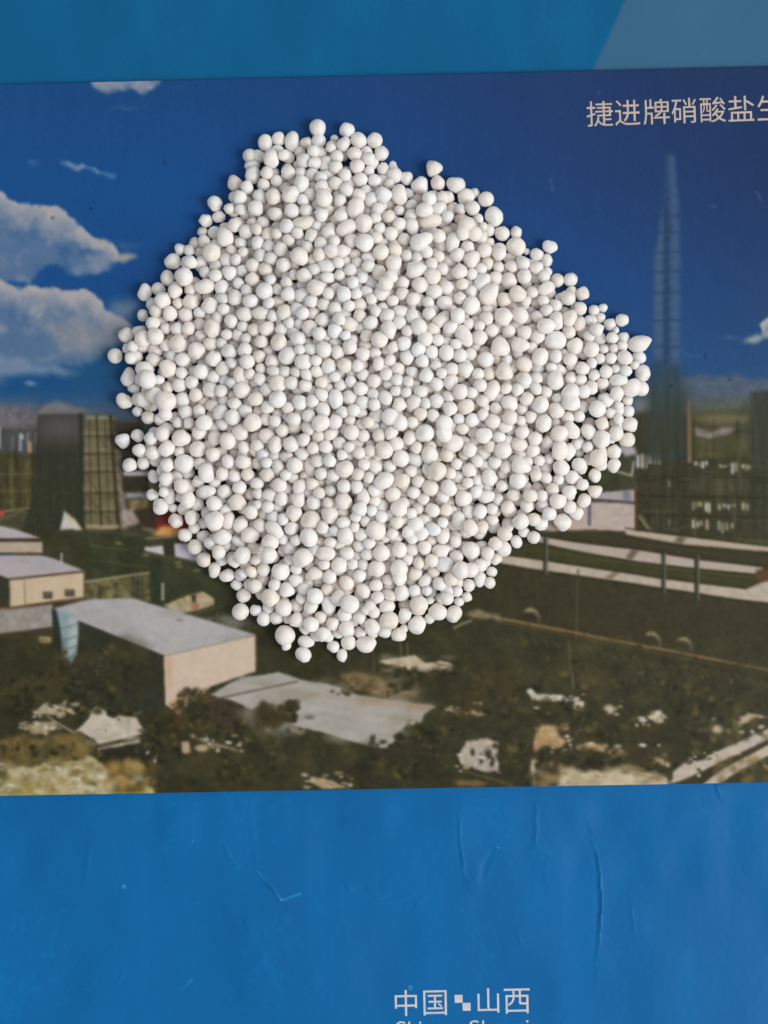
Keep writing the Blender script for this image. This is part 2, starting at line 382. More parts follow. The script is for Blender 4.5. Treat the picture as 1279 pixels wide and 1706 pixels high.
    poly([(89, 1014), (108, 1020), (108, 1112), (100, 1090), (92, 1060)], (42, 52, 50), 1, 1, 1)
    poly([(97, 1014), (116, 1015), (133, 1030), (131, 1088), (120, 1106), (108, 1108), (104, 1050)], (150, 162, 162), 1, .8, 1, 'fine', 8)
    poly([(97, 1014), (112, 1020), (114, 1060), (112, 1105), (108, 1106), (105, 1050)], (120, 146, 154), .6, 1, 2); poly([(120, 1024), (131, 1032), (130, 1080), (122, 1090)], (184, 190, 186), .6, 1, 3)
    for y in (1042, 1062, 1078, 1094): line([(104, y + 4), (118, y + 1), (131, y - 4)], 2.5, (84, 110, 112), .7, 1)
    # foreground, left
    dabs(-60, 1070, 260, 1200, 90, (8, 22), [(46, 46, 36), (62, 60, 44), (56, 54, 44), (74, 68, 48)], .5, 1, 5)
    poly([(66, 1182), (76, 1170), (92, 1172), (110, 1168), (116, 1176), (136, 1178), (134, 1186), (118, 1182), (96, 1190), (76, 1190)], (168, 160, 138), .9, 5, 1.2, 'fine', 20)
    poly([(40, 1214), (62, 1202), (84, 1200), (104, 1206), (96, 1214), (60, 1224)], (166, 152, 120), .9, 4, 1.5, 'fine', 22)
    poly([(156, 1184), (164, 1176), (180, 1186), (210, 1192), (228, 1196), (238, 1208), (230, 1216), (242, 1222), (215, 1230), (168, 1240), (160, 1226), (125, 1216), (142, 1206), (152, 1196)], (194, 184, 170), 1, 3, 1.2, 'fine', 8)
    line([(70, 1184), (100, 1204), (132, 1222)], 4, (146, 130, 104), .9, 1); line([(72, 1188), (130, 1227)], 2, (60, 54, 44), .8, 1)
    line([(217, 1198), (215, 1226)], 3, (150, 140, 136), .6, 1)
    line([(164, 1240), (200, 1232), (248, 1220)], 3.5, (66, 58, 46), .95, 1); line([(168, 1246), (205, 1238), (232, 1234)], 5, (184, 172, 152), .85, 1.2, 2)
    poly([(-80, 1236), (0, 1234), (30, 1226), (76, 1228), (100, 1218), (140, 1220), (166, 1236), (146, 1258), (60, 1276), (-80, 1292)], (104, 92, 58), .95, 6, 3, 'fine', 16)
    dabs(-40, 1230, 150, 1276, 60, (4, 11), [(132, 112, 70), (72, 66, 42), (120, 100, 60), (90, 80, 48)], .7, 1.2, 6)
    poly([(172, 1244), (230, 1240), (262, 1262), (255, 1280), (200, 1268), (170, 1258)], (46, 45, 38), .95, 5, 2)
    poly([(-80, 1304), (0, 1300), (26, 1280), (70, 1268), (130, 1262), (152, 1254), (178, 1268), (200, 1288), (256, 1312), (262, 1340), (-80, 1340)], (172, 158, 114), 1, 6, 2, 'fine', 22)
    dabs(-20, 1272, 250, 1322, 95, (3, 10), [(206, 196, 166), (118, 104, 56), (150, 130, 78), (196, 184, 150), (92, 84, 48)], .75, 1.5, 7)
    dabs(180, 1262, 256, 1318, 40, (4, 10), [(132, 104, 54), (86, 72, 40), (160, 132, 78)], .75, 1, 8)
    line([(-80, 1322), (260, 1317)], 3, (170, 160, 60), .5, 1.5)
    for x, y in ((250, 1246), (262, 1260)): line([(x - 3, y + 6), (x + 4, y - 6)], 4, (178, 184, 190), .9, 1.2, 2)
    leaves(235, 1190, 300, 1260, 90, 40); leaves(60, 1080, 240, 1180, 120, 41); leaves(0, 1120, 80, 1215, 90, 42); leaves(100, 1160, 160, 1200, 40, 43); leaves(262, 1250, 480, 1312, 150, 44)
    glints(60, 1166, 140, 1192, 26, 45); glints(36, 1200, 106, 1222, 18, 46); glints(0, 1268, 180, 1318, 60, 47); leaves(0, 1232, 150, 1270, 60, 48, .3)
    # middle ground
    dabs(262, 1170, 520, 1312, 120, (6, 16), [(62, 60, 44), (48, 48, 38), (78, 72, 52), (56, 56, 40)], .6, 1, 9)
    leaves(285, 1146, 356, 1216, 130, 49); dabs(290, 1150, 350, 1210, 10, (5, 12), [(66, 62, 44), (96, 72, 50), (50, 50, 38)], .7, 1, 10)
    poly([(303, 1236), (318, 1232), (320, 1250), (306, 1252)], (188, 162, 138), .9, 3, 1.2); line([(322, 1222), (350, 1238), (402, 1248)], 5, (152, 138, 112), .85, 2, 4); dab(338, 1244, 9, 6, (180, 160, 130), .9)
    poly([(350, 1160), (386, 1166), (418, 1182), (480, 1200), (480, 1235), (352, 1218)], (62, 56, 48), 1, 2, 2, 'v', 8)
    poly([(352, 1156), (376, 1140), (402, 1128), (464, 1118), (500, 1130), (546, 1138), (602, 1158), (660, 1166), (726, 1174), (708, 1186), (700, 1200), (668, 1214), (648, 1246), (604, 1238), (560, 1224), (520, 1214), (482, 1204), (440, 1170), (420, 1181), (384, 1164)], (166, 161, 152), 1, 2, 1.2, 'h', 12)
    poly([(590, 1158), (640, 1162), (726, 1172), (712, 1184), (660, 1178), (600, 1172)], (152, 128, 98), .7, 4, 4); line([(350, 1166), (410, 1152), (496, 1134)], 3, (92, 80, 74), .85, 1)
    leaves(340, 1190, 480, 1250, 120, 50); glints(318, 1222, 404, 1252, 14, 51)
    dabs(420, 1130, 690, 1230, 60, (3, 12), [(150, 144, 132), (178, 174, 166), (142, 132, 114)], .45, 2.4, 73)
    dab(516, 1193, 8, 4, (96, 92, 84), .8, .4, 1)
    dabs(430, 1172, 486, 1210, 34, (4, 11), [(58, 56, 40), (74, 64, 44), (50, 48, 36)], .9, 1, 12)
    leaves(470, 1165, 500, 1212, 40, 52); leaves(560, 1228, 780, 1306, 170, 53); leaves(670, 1190, 790, 1250, 110, 54); leaves(740, 1100, 900, 1200, 120, 55); dabs(540, 1240, 780, 1300, 20, (7, 18), [(54, 52, 38), (70, 66, 46), (46, 46, 36)], .7, 1, 13)
    poly([(568, 1124), (596, 1116), (640, 1128), (650, 1146), (700, 1152), (690, 1160), (620, 1156), (575, 1140)], (124, 104, 74), .85, 5, 2.5, 'fine', 22)
    line([(622, 1080), (623, 1142)], 2.5, (96, 92, 74), .6, 1); line([(667, 1070), (668, 1092)], 4, (98, 92, 64), .7, 1.2); line([(678, 1070), (679, 1094)], 3, (120, 112, 80), .6, 1)
    poly([(628, 1100), (660, 1094), (692, 1090), (708, 1102), (734, 1101), (752, 1106), (750, 1116), (716, 1118), (680, 1114), (648, 1106)], (186, 172, 146), 1, 2, 1, 'fine', 14); line([(724, 1104), (746, 1108)], 2.5, (70, 60, 46), .85)
    poly([(738, 1174), (770, 1180), (796, 1188), (796, 1192), (760, 1188)], (140, 120, 90), .85, 3, 1.5)
    dabs(760, 1120, 860, 1200, 40, (6, 16), [(66, 62, 42), (78, 66, 44), (56, 54, 40)], .5, 1, 14)
    poly([(776, 1236), (800, 1230), (830, 1234), (828, 1282), (806, 1284), (790, 1276), (766, 1272), (762, 1258)], (174, 164, 152), .95, 3, 1.2, 'fine', 16)
    for x, y, w, h in ((812, 1254, 6, 9), (800, 1262, 4, 8), (818, 1268, 4, 7), (786, 1252, 4, 6)): dab(x, y, w, h, (58, 54, 42), .95, .4, 2)
    poly([(516, 1290), (540, 1294), (556, 1300), (578, 1311), (540, 1311), (522, 1302)], (168, 148, 116), .95, 3, 1.2, 'fine', 18); poly([(756, 1296), (790, 1294), (812, 1302), (790, 1308), (760, 1306)], (124, 102, 74), .8, 4, 2)
    leaves(828, 1200, 900, 1306, 120, 56); glints(756, 1232, 832, 1286, 22, 57); glints(500, 1284, 590, 1310, 14, 58); glints(740, 1168, 800, 1194, 10, 59)
    line([(770, 1280), (850, 1306)], 3, (110, 104, 70), .6, 1.5, 3)
    # right: hills, far buildings
    poly([(900, 640), (1060, 650), (1130, 632), (1180, 626), (1279, 632), (1360, 630), (1360, 912), (900, 900)], (80, 94, 112), 1, 5, 4, 'fine', 10)
    poly([(1060, 664), (1140, 668), (1200, 660), (1279, 664), (1360, 664), (1360, 912), (1060, 900)], (84, 90, 82), .9, 6, 6, 'fine', 10)
    poly([(1050, 690), (1130, 688), (1200, 686), (1279, 676), (1360, 680), (1360, 912), (900, 912), (900, 700)], (70, 70, 48), .97, 4, 4, 'med', 10)
    poly([(1150, 698), (1190, 690), (1240, 694), (1245, 704), (1200, 708)], (120, 112, 84), .7, 5, 4); poly([(1155, 714), (1180, 720), (1200, 714), (1222, 712), (1218, 720), (1180, 730), (1160, 728)], (138, 126, 124), .9, 3, 1.8, 'fine', 14)
    poly([(1055, 668), (1082, 668), (1098, 676), (1095, 686), (1056, 684)], (128, 132, 146), .7, 4, 4)
    dabs(1150, 736, 1245, 762, 20, (4, 10), [(72, 74, 50), (92, 86, 58), (60, 60, 44)], .7, 1.6, 15)
    rect(1056, 690, 1146, 892, (56, 56, 42), a=.95, soft=3, warp=2, tex='v', amt=10); rect(1146, 764, 1360, 898, (58, 58, 42), a=.97, soft=1.5, tex='v', amt=7)
    poly([(1246, 652), (1360, 648), (1360, 890), (1246, 890)], (58, 62, 52), .92, 2, 3, 'v', 9)
    for x in (1064, 1072, 1079, 1090, 1107, 1118, 1128, 1138, 1153, 1186, 1226, 1251, 1268): line([(x, 700), (x, 890)], 2.5, (46, 46, 36), .5, 1)
    for y in (794, 800, 826, 858): line([(1056, y), (1300, y + 4)], 4, (46, 42, 34), .8, 1.2)
    rf = np.random.default_rng(77)
    for k in range(46):
        x, y = rf.uniform(1056, 1279), rf.uniform(692, 870); w = rf.uniform(2, 5); hh = rf.uniform(16, 60)
        rect(x, y, x + w, y + hh, [(44, 44, 34), (74, 74, 56), (52, 56, 48), (92, 88, 66)][rf.integers(4)], a=rf.uniform(.3, .65), soft=1.1)
    for k in range(26):
        x, y = rf.uniform(1056, 1250), rf.uniform(700, 886); line([(x, y), (x + rf.uniform(14, 50), y + rf.uniform(-1, 3))], rf.uniform(1.2, 2.6), [(84, 82, 62), (42, 40, 32), (104, 98, 76)][rf.integers(3)], rf.uniform(.4, .7), 1)
    rect(1150, 797, 1246, 820, (72, 70, 56), a=.7, soft=2, tex='v', amt=16)
    r = np.random.default_rng(4)
    for x0, x1, y0, y1 in ((1058, 1076, 757, 786), (1078, 1099, 758, 776), (1154, 1176, 770, 781), (1195, 1211, 773, 781), (1214, 1228, 770, 790), (1232, 1246, 774, 784), (1150, 1170, 836, 850), (1172, 1181, 836, 855), (1193, 1212, 838, 849), (1214, 1223, 840, 850), (1232, 1248, 838, 855), (1150, 1166, 866, 882), (1172, 1181, 866, 886), (1193, 1211, 868, 887), (1214, 1222, 870, 886)):
        x = x0
        while x < x1 - 2:
            w = r.uniform(3, 6); rect(x, y0 + r.uniform(-1, 3), min(x + w, x1), y1 - r.uniform(-1, 6), ((206, 198, 176), (186, 170, 132), (150, 146, 120), (196, 200, 204))[r.integers(4)], a=r.uniform(.6, 1), soft=.9, warp=1.5); x += w + r.uniform(.5, 3)
    for y in (800, 865): rect(1110, y, 1114, y + 12, (130, 128, 112), a=.7, soft=1)
    line([(1145, 672), (1146, 768)], 7, (158, 122, 88), .95, 1.2); line([(1148, 672), (1149, 768)], 2, (90, 66, 46), .6, 1)
    line([(1062, 860), (1076, 880)], 3, (150, 142, 116), .8, 1); line([(1066, 858), (1082, 884)], 3, (120, 112, 84), .7, 1)
    rect(900, 745, 1056, 832, (60, 64, 48), soft=2, warp=2, tex='med', amt=8); poly([(1030, 738), (1052, 742), (1060, 756), (1040, 760), (1030, 750)], (176, 172, 182), .9, 3, 1.5); line([(1005, 782), (1050, 792), (1054, 770)], 3.5, (168, 164, 148), .85, 1, 2)
    poly([(985, 822), (1055, 816), (1055, 836), (985, 832)], (166, 156, 158), 1, 1, 1); rect(1035, 818, 1048, 834, (110, 112, 124), a=.8, soft=1)
    line([(940, 828), (1056, 838)], 4, (70, 70, 82), .95, 1)
    poly([(900, 838), (980, 836), (1056, 840), (1057, 886), (980, 882), (930, 884), (900, 890)], (178, 163, 154), 1, 1, 1, 'fine', 5); rect(977, 838, 983, 876, (88, 96, 112), soft=1)
    line([(1057, 812), (1057, 886)], 4, (92, 56, 42), .95, 1)
    # tall chimney tower
    poly([(1106, 258), (1121, 258), (1124, 310), (1129, 358), (1128, 430), (1131, 660), (1138, 764), (1080, 764), (1085, 600), (1087, 430), (1094, 395), (1100, 350)], (44, 72, 106), .8, 1, 2.5, 'v', 7)
    poly([(1111, 262), (1121, 262), (1128, 355), (1114, 380), (1113, 320)], (66, 92, 128), .8, 1, 3); poly([(1100, 352), (1103, 352), (1103, 420), (1102, 600), (1086, 600), (1088, 428), (1094, 395)], (72, 98, 130), .75, 1.5, 3)
    poly([(1117, 376), (1128, 360), (1130, 430), (1130, 610), (1114, 610), (1114, 420)], (70, 96, 134), .75, 1.5, 3); poly([(1103, 350), (1111, 350), (1112, 620), (1103, 620)], (38, 64, 94), .8, 1, 2)
    for k, y in enumerate(range(300, 640, 17)): line([(1103 - min(16, k * 1.3), y), (1126, y + 15)], 1.5, (44, 68, 98), .5, 1); line([(1126, y), (1103 - min(16, k * 1.3), y + 15)], 1.5, (78, 104, 138), .35, 1)
    for y in (362, 390, 423, 455, 490, 536, 580): line([(1088, y), (1130, y - 1)], 3, (40, 64, 94), .75, 1.2)
    poly([(1078, 655), (1142, 655), (1144, 770), (1074, 770)], (54, 58, 46), .96, 3, 12, 'v', 12)
    poly([(1082, 610), (1136, 610), (1140, 690), (1080, 690)], (54, 68, 70), .75, 3, 14, 'v', 12)
    line([(1133, 585), (1142, 594), (1170, 598)], 3, (60, 96, 140), .6, 2, 2)
    for x, y in ((1171, 597), (1116, 646), (1212, 634), (154, 351), (277, 273), (90, 366)): dab(x, y, 2.4, 1.8, (24, 34, 52), .9, .5, 2)
    cloud([(1360, 520), (1279, 522), (1260, 543), (1268, 549), (1262, 558), (1279, 566), (1360, 566)], sh, (178, 172, 168), .95, 3.5, 40); poly([(1230, 567), (1250, 560), (1279, 560), (1360, 562), (1360, 568), (1260, 569)], (158, 166, 168), .9, 6, 2.4); dab(1214, 564, 12, 4, (66, 98, 142), .6, .8)
    # right: long roofs and terraces
    poly([(800, 900), (900, 884), (1056, 886), (1360, 922), (1360, 1130), (1279, 1112), (830, 1030), (780, 1010)], (56, 54, 40), 1, 1, 1.5, 'v', 3)
    poly([(1040, 882), (1130, 893), (1360, 921), (1360, 928), (1279, 919), (1130, 906), (1040, 890)], (176, 162, 143), 1, .8, .9); poly([(1128, 892), (1142, 894), (1134, 906), (1120, 904)], (78, 68, 50), .7, 1.5, 1.5)
    poly([(895, 893), (960, 904), (1060, 916), (1165, 933), (1270, 945), (1252, 955), (1165, 947), (1060, 935), (950, 916), (895, 903)], (174, 162, 148), 1, .8, .9); poly([(1052, 914), (1064, 917), (1050, 932), (1040, 930)], (76, 66, 48), .7, 1.5, 1.5)
    poly([(850, 905), (900, 906), (960, 918), (1060, 938), (1165, 950), (1256, 956), (1256, 974), (1244, 981), (1160, 972), (1000, 950), (850, 922)], (58, 60, 38), 1, .8, 1, 'h', 5); line([(890, 914), (1000, 932), (1256, 962)], 2, (82, 80, 50), .7, 1.2)
    poly([(1256, 948), (1360, 950), (1360, 975), (1258, 980)], (92, 64, 46), .85, 1, 1.6)
    poly([(830, 924), (880, 930), (930, 938), (1010, 950), (1100, 964), (1240, 981), (1262, 971), (1279, 967), (1360, 972), (1360, 1008), (1279, 1003), (1230, 998), (1100, 978), (1000, 963), (880, 946), (830, 937)], (178, 165, 149), 1, .8, .9, 'fine', 6); poly([(1022, 951), (1034, 953), (1016, 964), (1004, 962)], (84, 70, 52), .65, 1.5, 1.5)
    for pts in ([(895, 891), (960, 902), (1060, 914), (1165, 931), (1270, 943)], [(895, 905), (950, 918), (1060, 937), (1165, 949), (1252, 957)], [(830, 922), (930, 936), (1010, 948), (1100, 962), (1240, 979)], [(830, 940), (880, 949), (1000, 966), (1100, 981), (1230, 1000), (1279, 1006)], [(1040, 880), (1130, 891), (1360, 919)], [(1040, 893), (1130, 909), (1360, 931)]): line(pts, 2.2, (40, 36, 28), .85, 1)
    for pts in ([(900, 908), (1060, 941), (1250, 962)], [(880, 916), (1060, 948), (1240, 972)], [(1060, 897), (1279, 926)], [(1060, 905), (1279, 934)]): line(pts, 1.6, (76, 72, 48), .6, 1)
    for x, y0, y1 in ((907, 894, 956), (1103, 920, 988), (1158, 926, 1000)):
        rect(x - 4, y0, x + 2, y1, (46, 48, 42), soft=1); rect(x + 1, y0, x + 4, y1, (96, 98, 88), soft=1)
    line([(961, 950), (958, 1064)], 4, (74, 72, 56), .7, 1.5); line([(946, 1070), (949, 1120)], 3.5, (88, 84, 62), .7, 1.2); line([(952, 1120), (953, 1160)], 3, (110, 104, 84), .7, 1)
    line([(836, 1030), (900, 1042), (1000, 1062), (1140, 1088), (1360, 1132)], 5, (122, 98, 66), .95, 1.2, 1); line([(836, 1036), (1000, 1068), (1360, 1140)], 4, (82, 74, 48), .6, 1.5)
    poly([(774, 1022), (800, 1016), (832, 1024), (836, 1032), (800, 1030)], (134, 124, 92), .85, 4, 1.5, 'fine', 20); line([(756, 1044), (784, 1032)], 4, (140, 134, 90), .8, 1, 2)
    for x, y in ((872, 1012), (1072, 1052), (1124, 1060)):
        poly([(x, y + 7), (x + 6, y + 1), (x + 15, y), (x + 23, y + 5), (x + 25, y + 14), (x + 21, y + 14), (x + 17, y + 8), (x + 8, y + 7)], (176, 164, 132), .8, 2.5, 1.8, 'fine', 14); dab(x + 11, y + 14, 10, 7, (50, 45, 36), .8, .5, 2); line([(x + 24, y + 12), (x + 25, y + 22)], 3, (120, 108, 82), .6, 1.5)
    leaves(860, 1070, 1279, 1190, 160, 60, .1); dabs(850, 1060, 1279, 1180, 60, (6, 18), [(74, 72, 50), (58, 56, 40), (84, 80, 54), (50, 50, 38)], .35, 1.4, 16)
    for k in range(22): xx = 864 + 19 * k; line([(xx, 1056 + 3.6 * k), (xx + 10, 1068 + 3.6 * k)], 2, (94, 90, 66), .4, 1, 3)
    poly([(874, 1148), (884, 1146), (894, 1152), (934, 1156), (946, 1164), (972, 1168), (970, 1182), (946, 1178), (930, 1166), (900, 1166), (882, 1160)], (192, 184, 168), .95, 3, 1.1, 'fine', 16)
    dab(1012, 1180, 9, 6, (186, 174, 148), .95, .4, 3); poly([(1058, 1192), (1076, 1192), (1092, 1186), (1108, 1190), (1096, 1206), (1078, 1204), (1060, 1200)], (192, 186, 168), .95, 3, 1.1, 'fine', 14); dab(1081, 1200, 4, 4, (40, 44, 44), .9, .4, 0)
    leaves(900, 1180, 1130, 1260, 170, 61); glints(880, 1146, 975, 1182, 16, 62); glints(1000, 1172, 1030, 1190, 6, 63); glints(1056, 1184, 1112, 1208, 12, 64); dabs(850, 1180, 1130, 1262, 20, (6, 16), [(58, 56, 40), (76, 68, 46), (48, 46, 36), (92, 80, 54)], .55, 1.2, 17)
    poly([(902, 1206), (922, 1206), (932, 1220), (944, 1234), (930, 1242), (902, 1240), (890, 1250), (886, 1236)], (182, 148, 104), .9, 4, 1.8, 'fine', 18)
    for x0, x1, y in ((958, 1008, 1240), (1012, 1044, 1250), (1064, 1116, 1264)): poly([(x0, y - 3), ((x0 + x1) / 2, y - 7), (x1, y + 2), (x1, y + 9), (x0, y + 5)], (184, 156, 112), .9, 4, 1.6, 'fine', 16)
    poly([(886, 1262), (910, 1266), (940, 1274), (1000, 1284), (1040, 1280), (1092, 1288), (1112, 1298), (1112, 1312), (886, 1312)], (194, 180, 150), .97, 4, 1.5, 'fine', 16)
    glints(890, 1204, 950, 1260, 26, 65); glints(950, 1236, 1120, 1276, 34, 66); leaves(930, 1246, 1110, 1280, 90, 67); dabs(930, 1240, 1110, 1280, 14, (5, 12), [(54, 50, 38), (64, 60, 42)], .8, 1.8, 18); dabs(892, 1266, 926, 1306, 30, (5, 10), [(56, 50, 38), (48, 46, 36), (72, 60, 42)], .9, .8, 19)
    line([(884, 1300), (930, 1312)], 4, (110, 100, 60), .7, 1.5)
    poly([(1118, 1284), (1148, 1260), (1166, 1264), (1200, 1246), (1279, 1211), (1360, 1176), (1360, 1192), (1279, 1229), (1200, 1266), (1140, 1296), (1110, 1304), (1118, 1296)], (186, 172, 158), 1, 1, 1, 'fine', 7)
    poly([(1156, 1312), (1200, 1280), (1279, 1238), (1360, 1198), (1360, 1216), (1279, 1256), (1210, 1292), (1186, 1312)], (188, 174, 154), 1, 1, 1, 'fine', 7); line([(1122, 1304), (1200, 1270), (1360, 1194)], 4, (66, 56, 44), .95, 1.2)
    leaves(1120, 1190, 1200, 1262, 60, 68); glints(1180, 1190, 1279, 1222, 18, 69); glints(1150, 1250, 1279, 1290, 16, 70)
    dabs(1180, 1262, 1290, 1310, 36, (4, 9), [(120, 106, 64), (70, 64, 42), (96, 86, 54)], .7, 1, 20)
    poly([(1224, 1202), (1240, 1188), (1262, 1190), (1279, 1194), (1250, 1198), (1236, 1204)], (192, 174, 144), .9, 3, 1.2); dab(1192, 1214, 8, 6, (188, 172, 140), .9, .5, 3)
    dabs(1180, 1196, 1279, 1240, 30, (3, 8), [(92, 88, 58), (64, 60, 42), (120, 108, 72)], .6, 1, 21)
    leaves(632, 1106, 764, 1126, 50, 80); leaves(868, 1160, 990, 1196, 70, 81); leaves(884, 1252, 1112, 1276, 80, 82); leaves(560, 1132, 730, 1160, 40, 83, .3); leaves(1100, 1150, 1279, 1215, 70, 84)
    dabs(886, 1276, 1112, 1310, 50, (2, 7), [(150, 128, 88), (206, 194, 168), (120, 100, 66), (176, 160, 128)], .6, 2.2, 85); dabs(640, 1092, 750, 1116, 20, (2, 6), [(160, 140, 108), (204, 194, 172)], .5, 2.2, 86)
    dabs(150, 1186, 236, 1236, 26, (2, 7), [(176, 164, 146), (208, 200, 188), (160, 144, 118)], .5, 2, 87); leaves(150, 1176, 240, 1192, 24, 88); dabs(900, 1206, 945, 1242, 14, (2, 6), [(200, 172, 128), (140, 108, 72)], .6, 1.4, 89)
    for k in range(40):
        x = rf2.uniform(820, 1279); y = 940 + .16 * (x - 820) + rf2.uniform(20, 90); line([(x, y), (x + rf2.uniform(-1, 1), y + rf2.uniform(10, 44))], 1.6, [(66, 64, 46), (48, 46, 34)][rf2.integers(2)], .5, 1)
    # wear: fine rubbed marks on the glossy side
    for x, y, l, s in ((915, 300, 8, 90), (918, 314, 6, 80), (1258, 322, 16, 62), (1180, 346, 10, 10), (995, 156, 4, 85), (880, 1285, 5, 30)):
        line([(x, y), (x + l * math.cos(math.radians(s)), y + l * math.sin(math.radians(s)))], 2, (120, 140, 170), .45, 1.2, 2)
    low = np.clip((YY - 700) / 120, 0, 1)
    canvas[...] += (low * (5.5 * N_FINE + 3 * N_MED))[..., None] * rgb([1, .95, .7])
    dark = low * np.clip((120 - canvas.mean(-1)) / 70, 0, 1)
    canvas[..., 2] *= 1 - .10 * dark; canvas[..., 0] *= 1 + .02 * dark
    for ch in range(3): canvas[..., ch] = box_blur(canvas[..., ch], .8)
    c = canvas.reshape(CH, SS, CW, SS, 3).mean((1, 3))
    g = np.random.default_rng(3).normal(0, 1.6, (CH, CW, 1))
    return np.clip(c + g, 0, 255)

# ---------------------------------------------------------------- the table under it all
def make_table():
    bm = bmesh.new(); bmesh.ops.create_cube(bm, size=1)
    bmesh.ops.scale(bm, vec=(.9, .7, .02), verts=bm.verts); bmesh.ops.translate(bm, vec=(0, 0, -.0103), verts=bm.verts)
    bmesh.ops.bevel(bm, geom=bm.edges[:], offset=.003, segments=2, affect='EDGES')
    me = bpy.data.meshes.new('table_top'); bm.to_mesh(me); bm.free()
    m, nt, b = material('table_wood', .5, .3)
    tc = node(nt, 'ShaderNodeTexCoord'); mp = node(nt, 'ShaderNodeMapping'); mp.inputs['Scale'].default_value = (4, 60, 4)
    nz = node(nt, 'ShaderNodeTexNoise', Scale=6, Detail=6); rp = node(nt, 'ShaderNodeValToRGB')
    rp.color_ramp.elements[0].color = (.10, .06, .035, 1); rp.color_ramp.elements[1].color = (.24, .15, .09, 1)
    for a, c in ((tc.outputs['Object'], mp.inputs['Vector']), (mp.outputs['Vector'], nz.inputs['Vector']), (nz.outputs['Fac'], rp.inputs['Fac']), (rp.outputs['Color'], b.inputs['Base Color'])): nt.links.new(a, c)
    o = add('table_top', me, m); o['kind'] = 'structure'; o['label'] = 'table top under the blue leaflet'
    return o
make_table()

# ---------------------------------------------------------------- blue leaflet: creased coated paper
def seg_dist(x, y, pts):
    d = np.full(x.shape, 1e9); side = np.zeros(x.shape)
    for (x1, y1), (x2, y2) in zip(pts[:-1], pts[1:]):
        dx, dy = x2 - x1, y2 - y1
        t = np.clip(((x - x1) * dx + (y - y1) * dy) / (dx * dx + dy * dy), 0, 1)
        e = np.hypot(x - x1 - t * dx, y - y1 - t * dy); s = np.sign((x - x1) * dy - (y - y1) * dx)
        side = np.where(e < d, s, side); d = np.minimum(d, e)
    return d, side

def noise2(x, y, sx, sy, seed):
    r = np.random.default_rng(seed); g = r.uniform(-1, 1, (128, 128))
    fx, fy = x / sx + 40, y / sy + 40; ix, iy = np.floor(fx).astype(int), np.floor(fy).astype(int)
    tx, ty = fx - ix, fy - iy; tx, ty = tx * tx * (3 - 2 * tx), ty * ty * (3 - 2 * ty)
    q = lambda a, b: g[(iy + b) % 128, (ix + a) % 128]
    return (q(0, 0) * (1 - tx) + q(1, 0) * tx) * (1 - ty) + (q(0, 1) * (1 - tx) + q(1, 1) * tx) * ty

def card_top(x): return 144.5 - 30.5 * x / 1279.0
def card_bottom(x): return 1323.0 - 22.5 * x / 1279.0

CREASES = [  # points, height, half width, one-sided step
    ([(415, 1335), (424, 1400), (430, 1450)], .5, 12, 0), ([(430, 1450), (444, 1470), (456, 1482), (470, 1498)], 1.5, 4.5, .7), ([(470, 1498), (486, 1492), (500, 1488)], .9, 5, .3),
    ([(372, 1400), (384, 1430), (398, 1445)], .8, 7, .3), ([(764, 1350), (766, 1400), (772, 1450), (779, 1472)], 1.1, 5, .5), ([(779, 1474), (790, 1466), (798, 1470), (796, 1480)], .8, 4, .2),
    ([(822, 1410), (808, 1440), (800, 1470)], -.9, 12, 0), ([(984, 1392), (993, 1420), (999, 1460), (1000, 1510), (997, 1560), (993, 1606)], 1.4, 5.5, .9), ([(1190, 1296), (1192, 1312), (1199, 1330)], .9, 3.5, .5),
    ([(566, 1462), (576, 1472), (586, 1484)], .8, 5, .3), ([(608, 1474), (618, 1486), (631, 1496), (646, 1494)], .9, 5, .4), ([(650, 1498), (672, 1497), (692, 1490)], .8, 6, .2),
    ([(893, 1335), (892, 1380), (889, 1420)], .9, 8, .3), ([(300, 1646), (310, 1641), (319, 1632)], .8, 4, .3), ([(405, 1528), (410, 1540), (416, 1550)], .7, 4, .3), ([(436, 1550), (440, 1560), (446, 1570)], .6, 4, .2),
    ([(152, 1390), (148, 1430), (144, 1480)], .6, 11, 0), ([(506, 1638), (520, 1634), (534, 1638)], .7, 5, .2), ([(856, 1550), (864, 1562), (868, 1572)], .7, 4, .3), ([(1026, 1544), (1050, 1550), (1080, 1546)], .5, 5, .1),
    ([(688, 1520), (700, 1500), (712, 1488)], .5, 8, 0), ([(1165, 92), (1176, 84)], .6, 4, .2), ([(1048, 1500), (1054, 1540), (1056, 1560)], .5, 6, .1), ([(196, 1640), (206, 1618)], .5, 6, .1)]

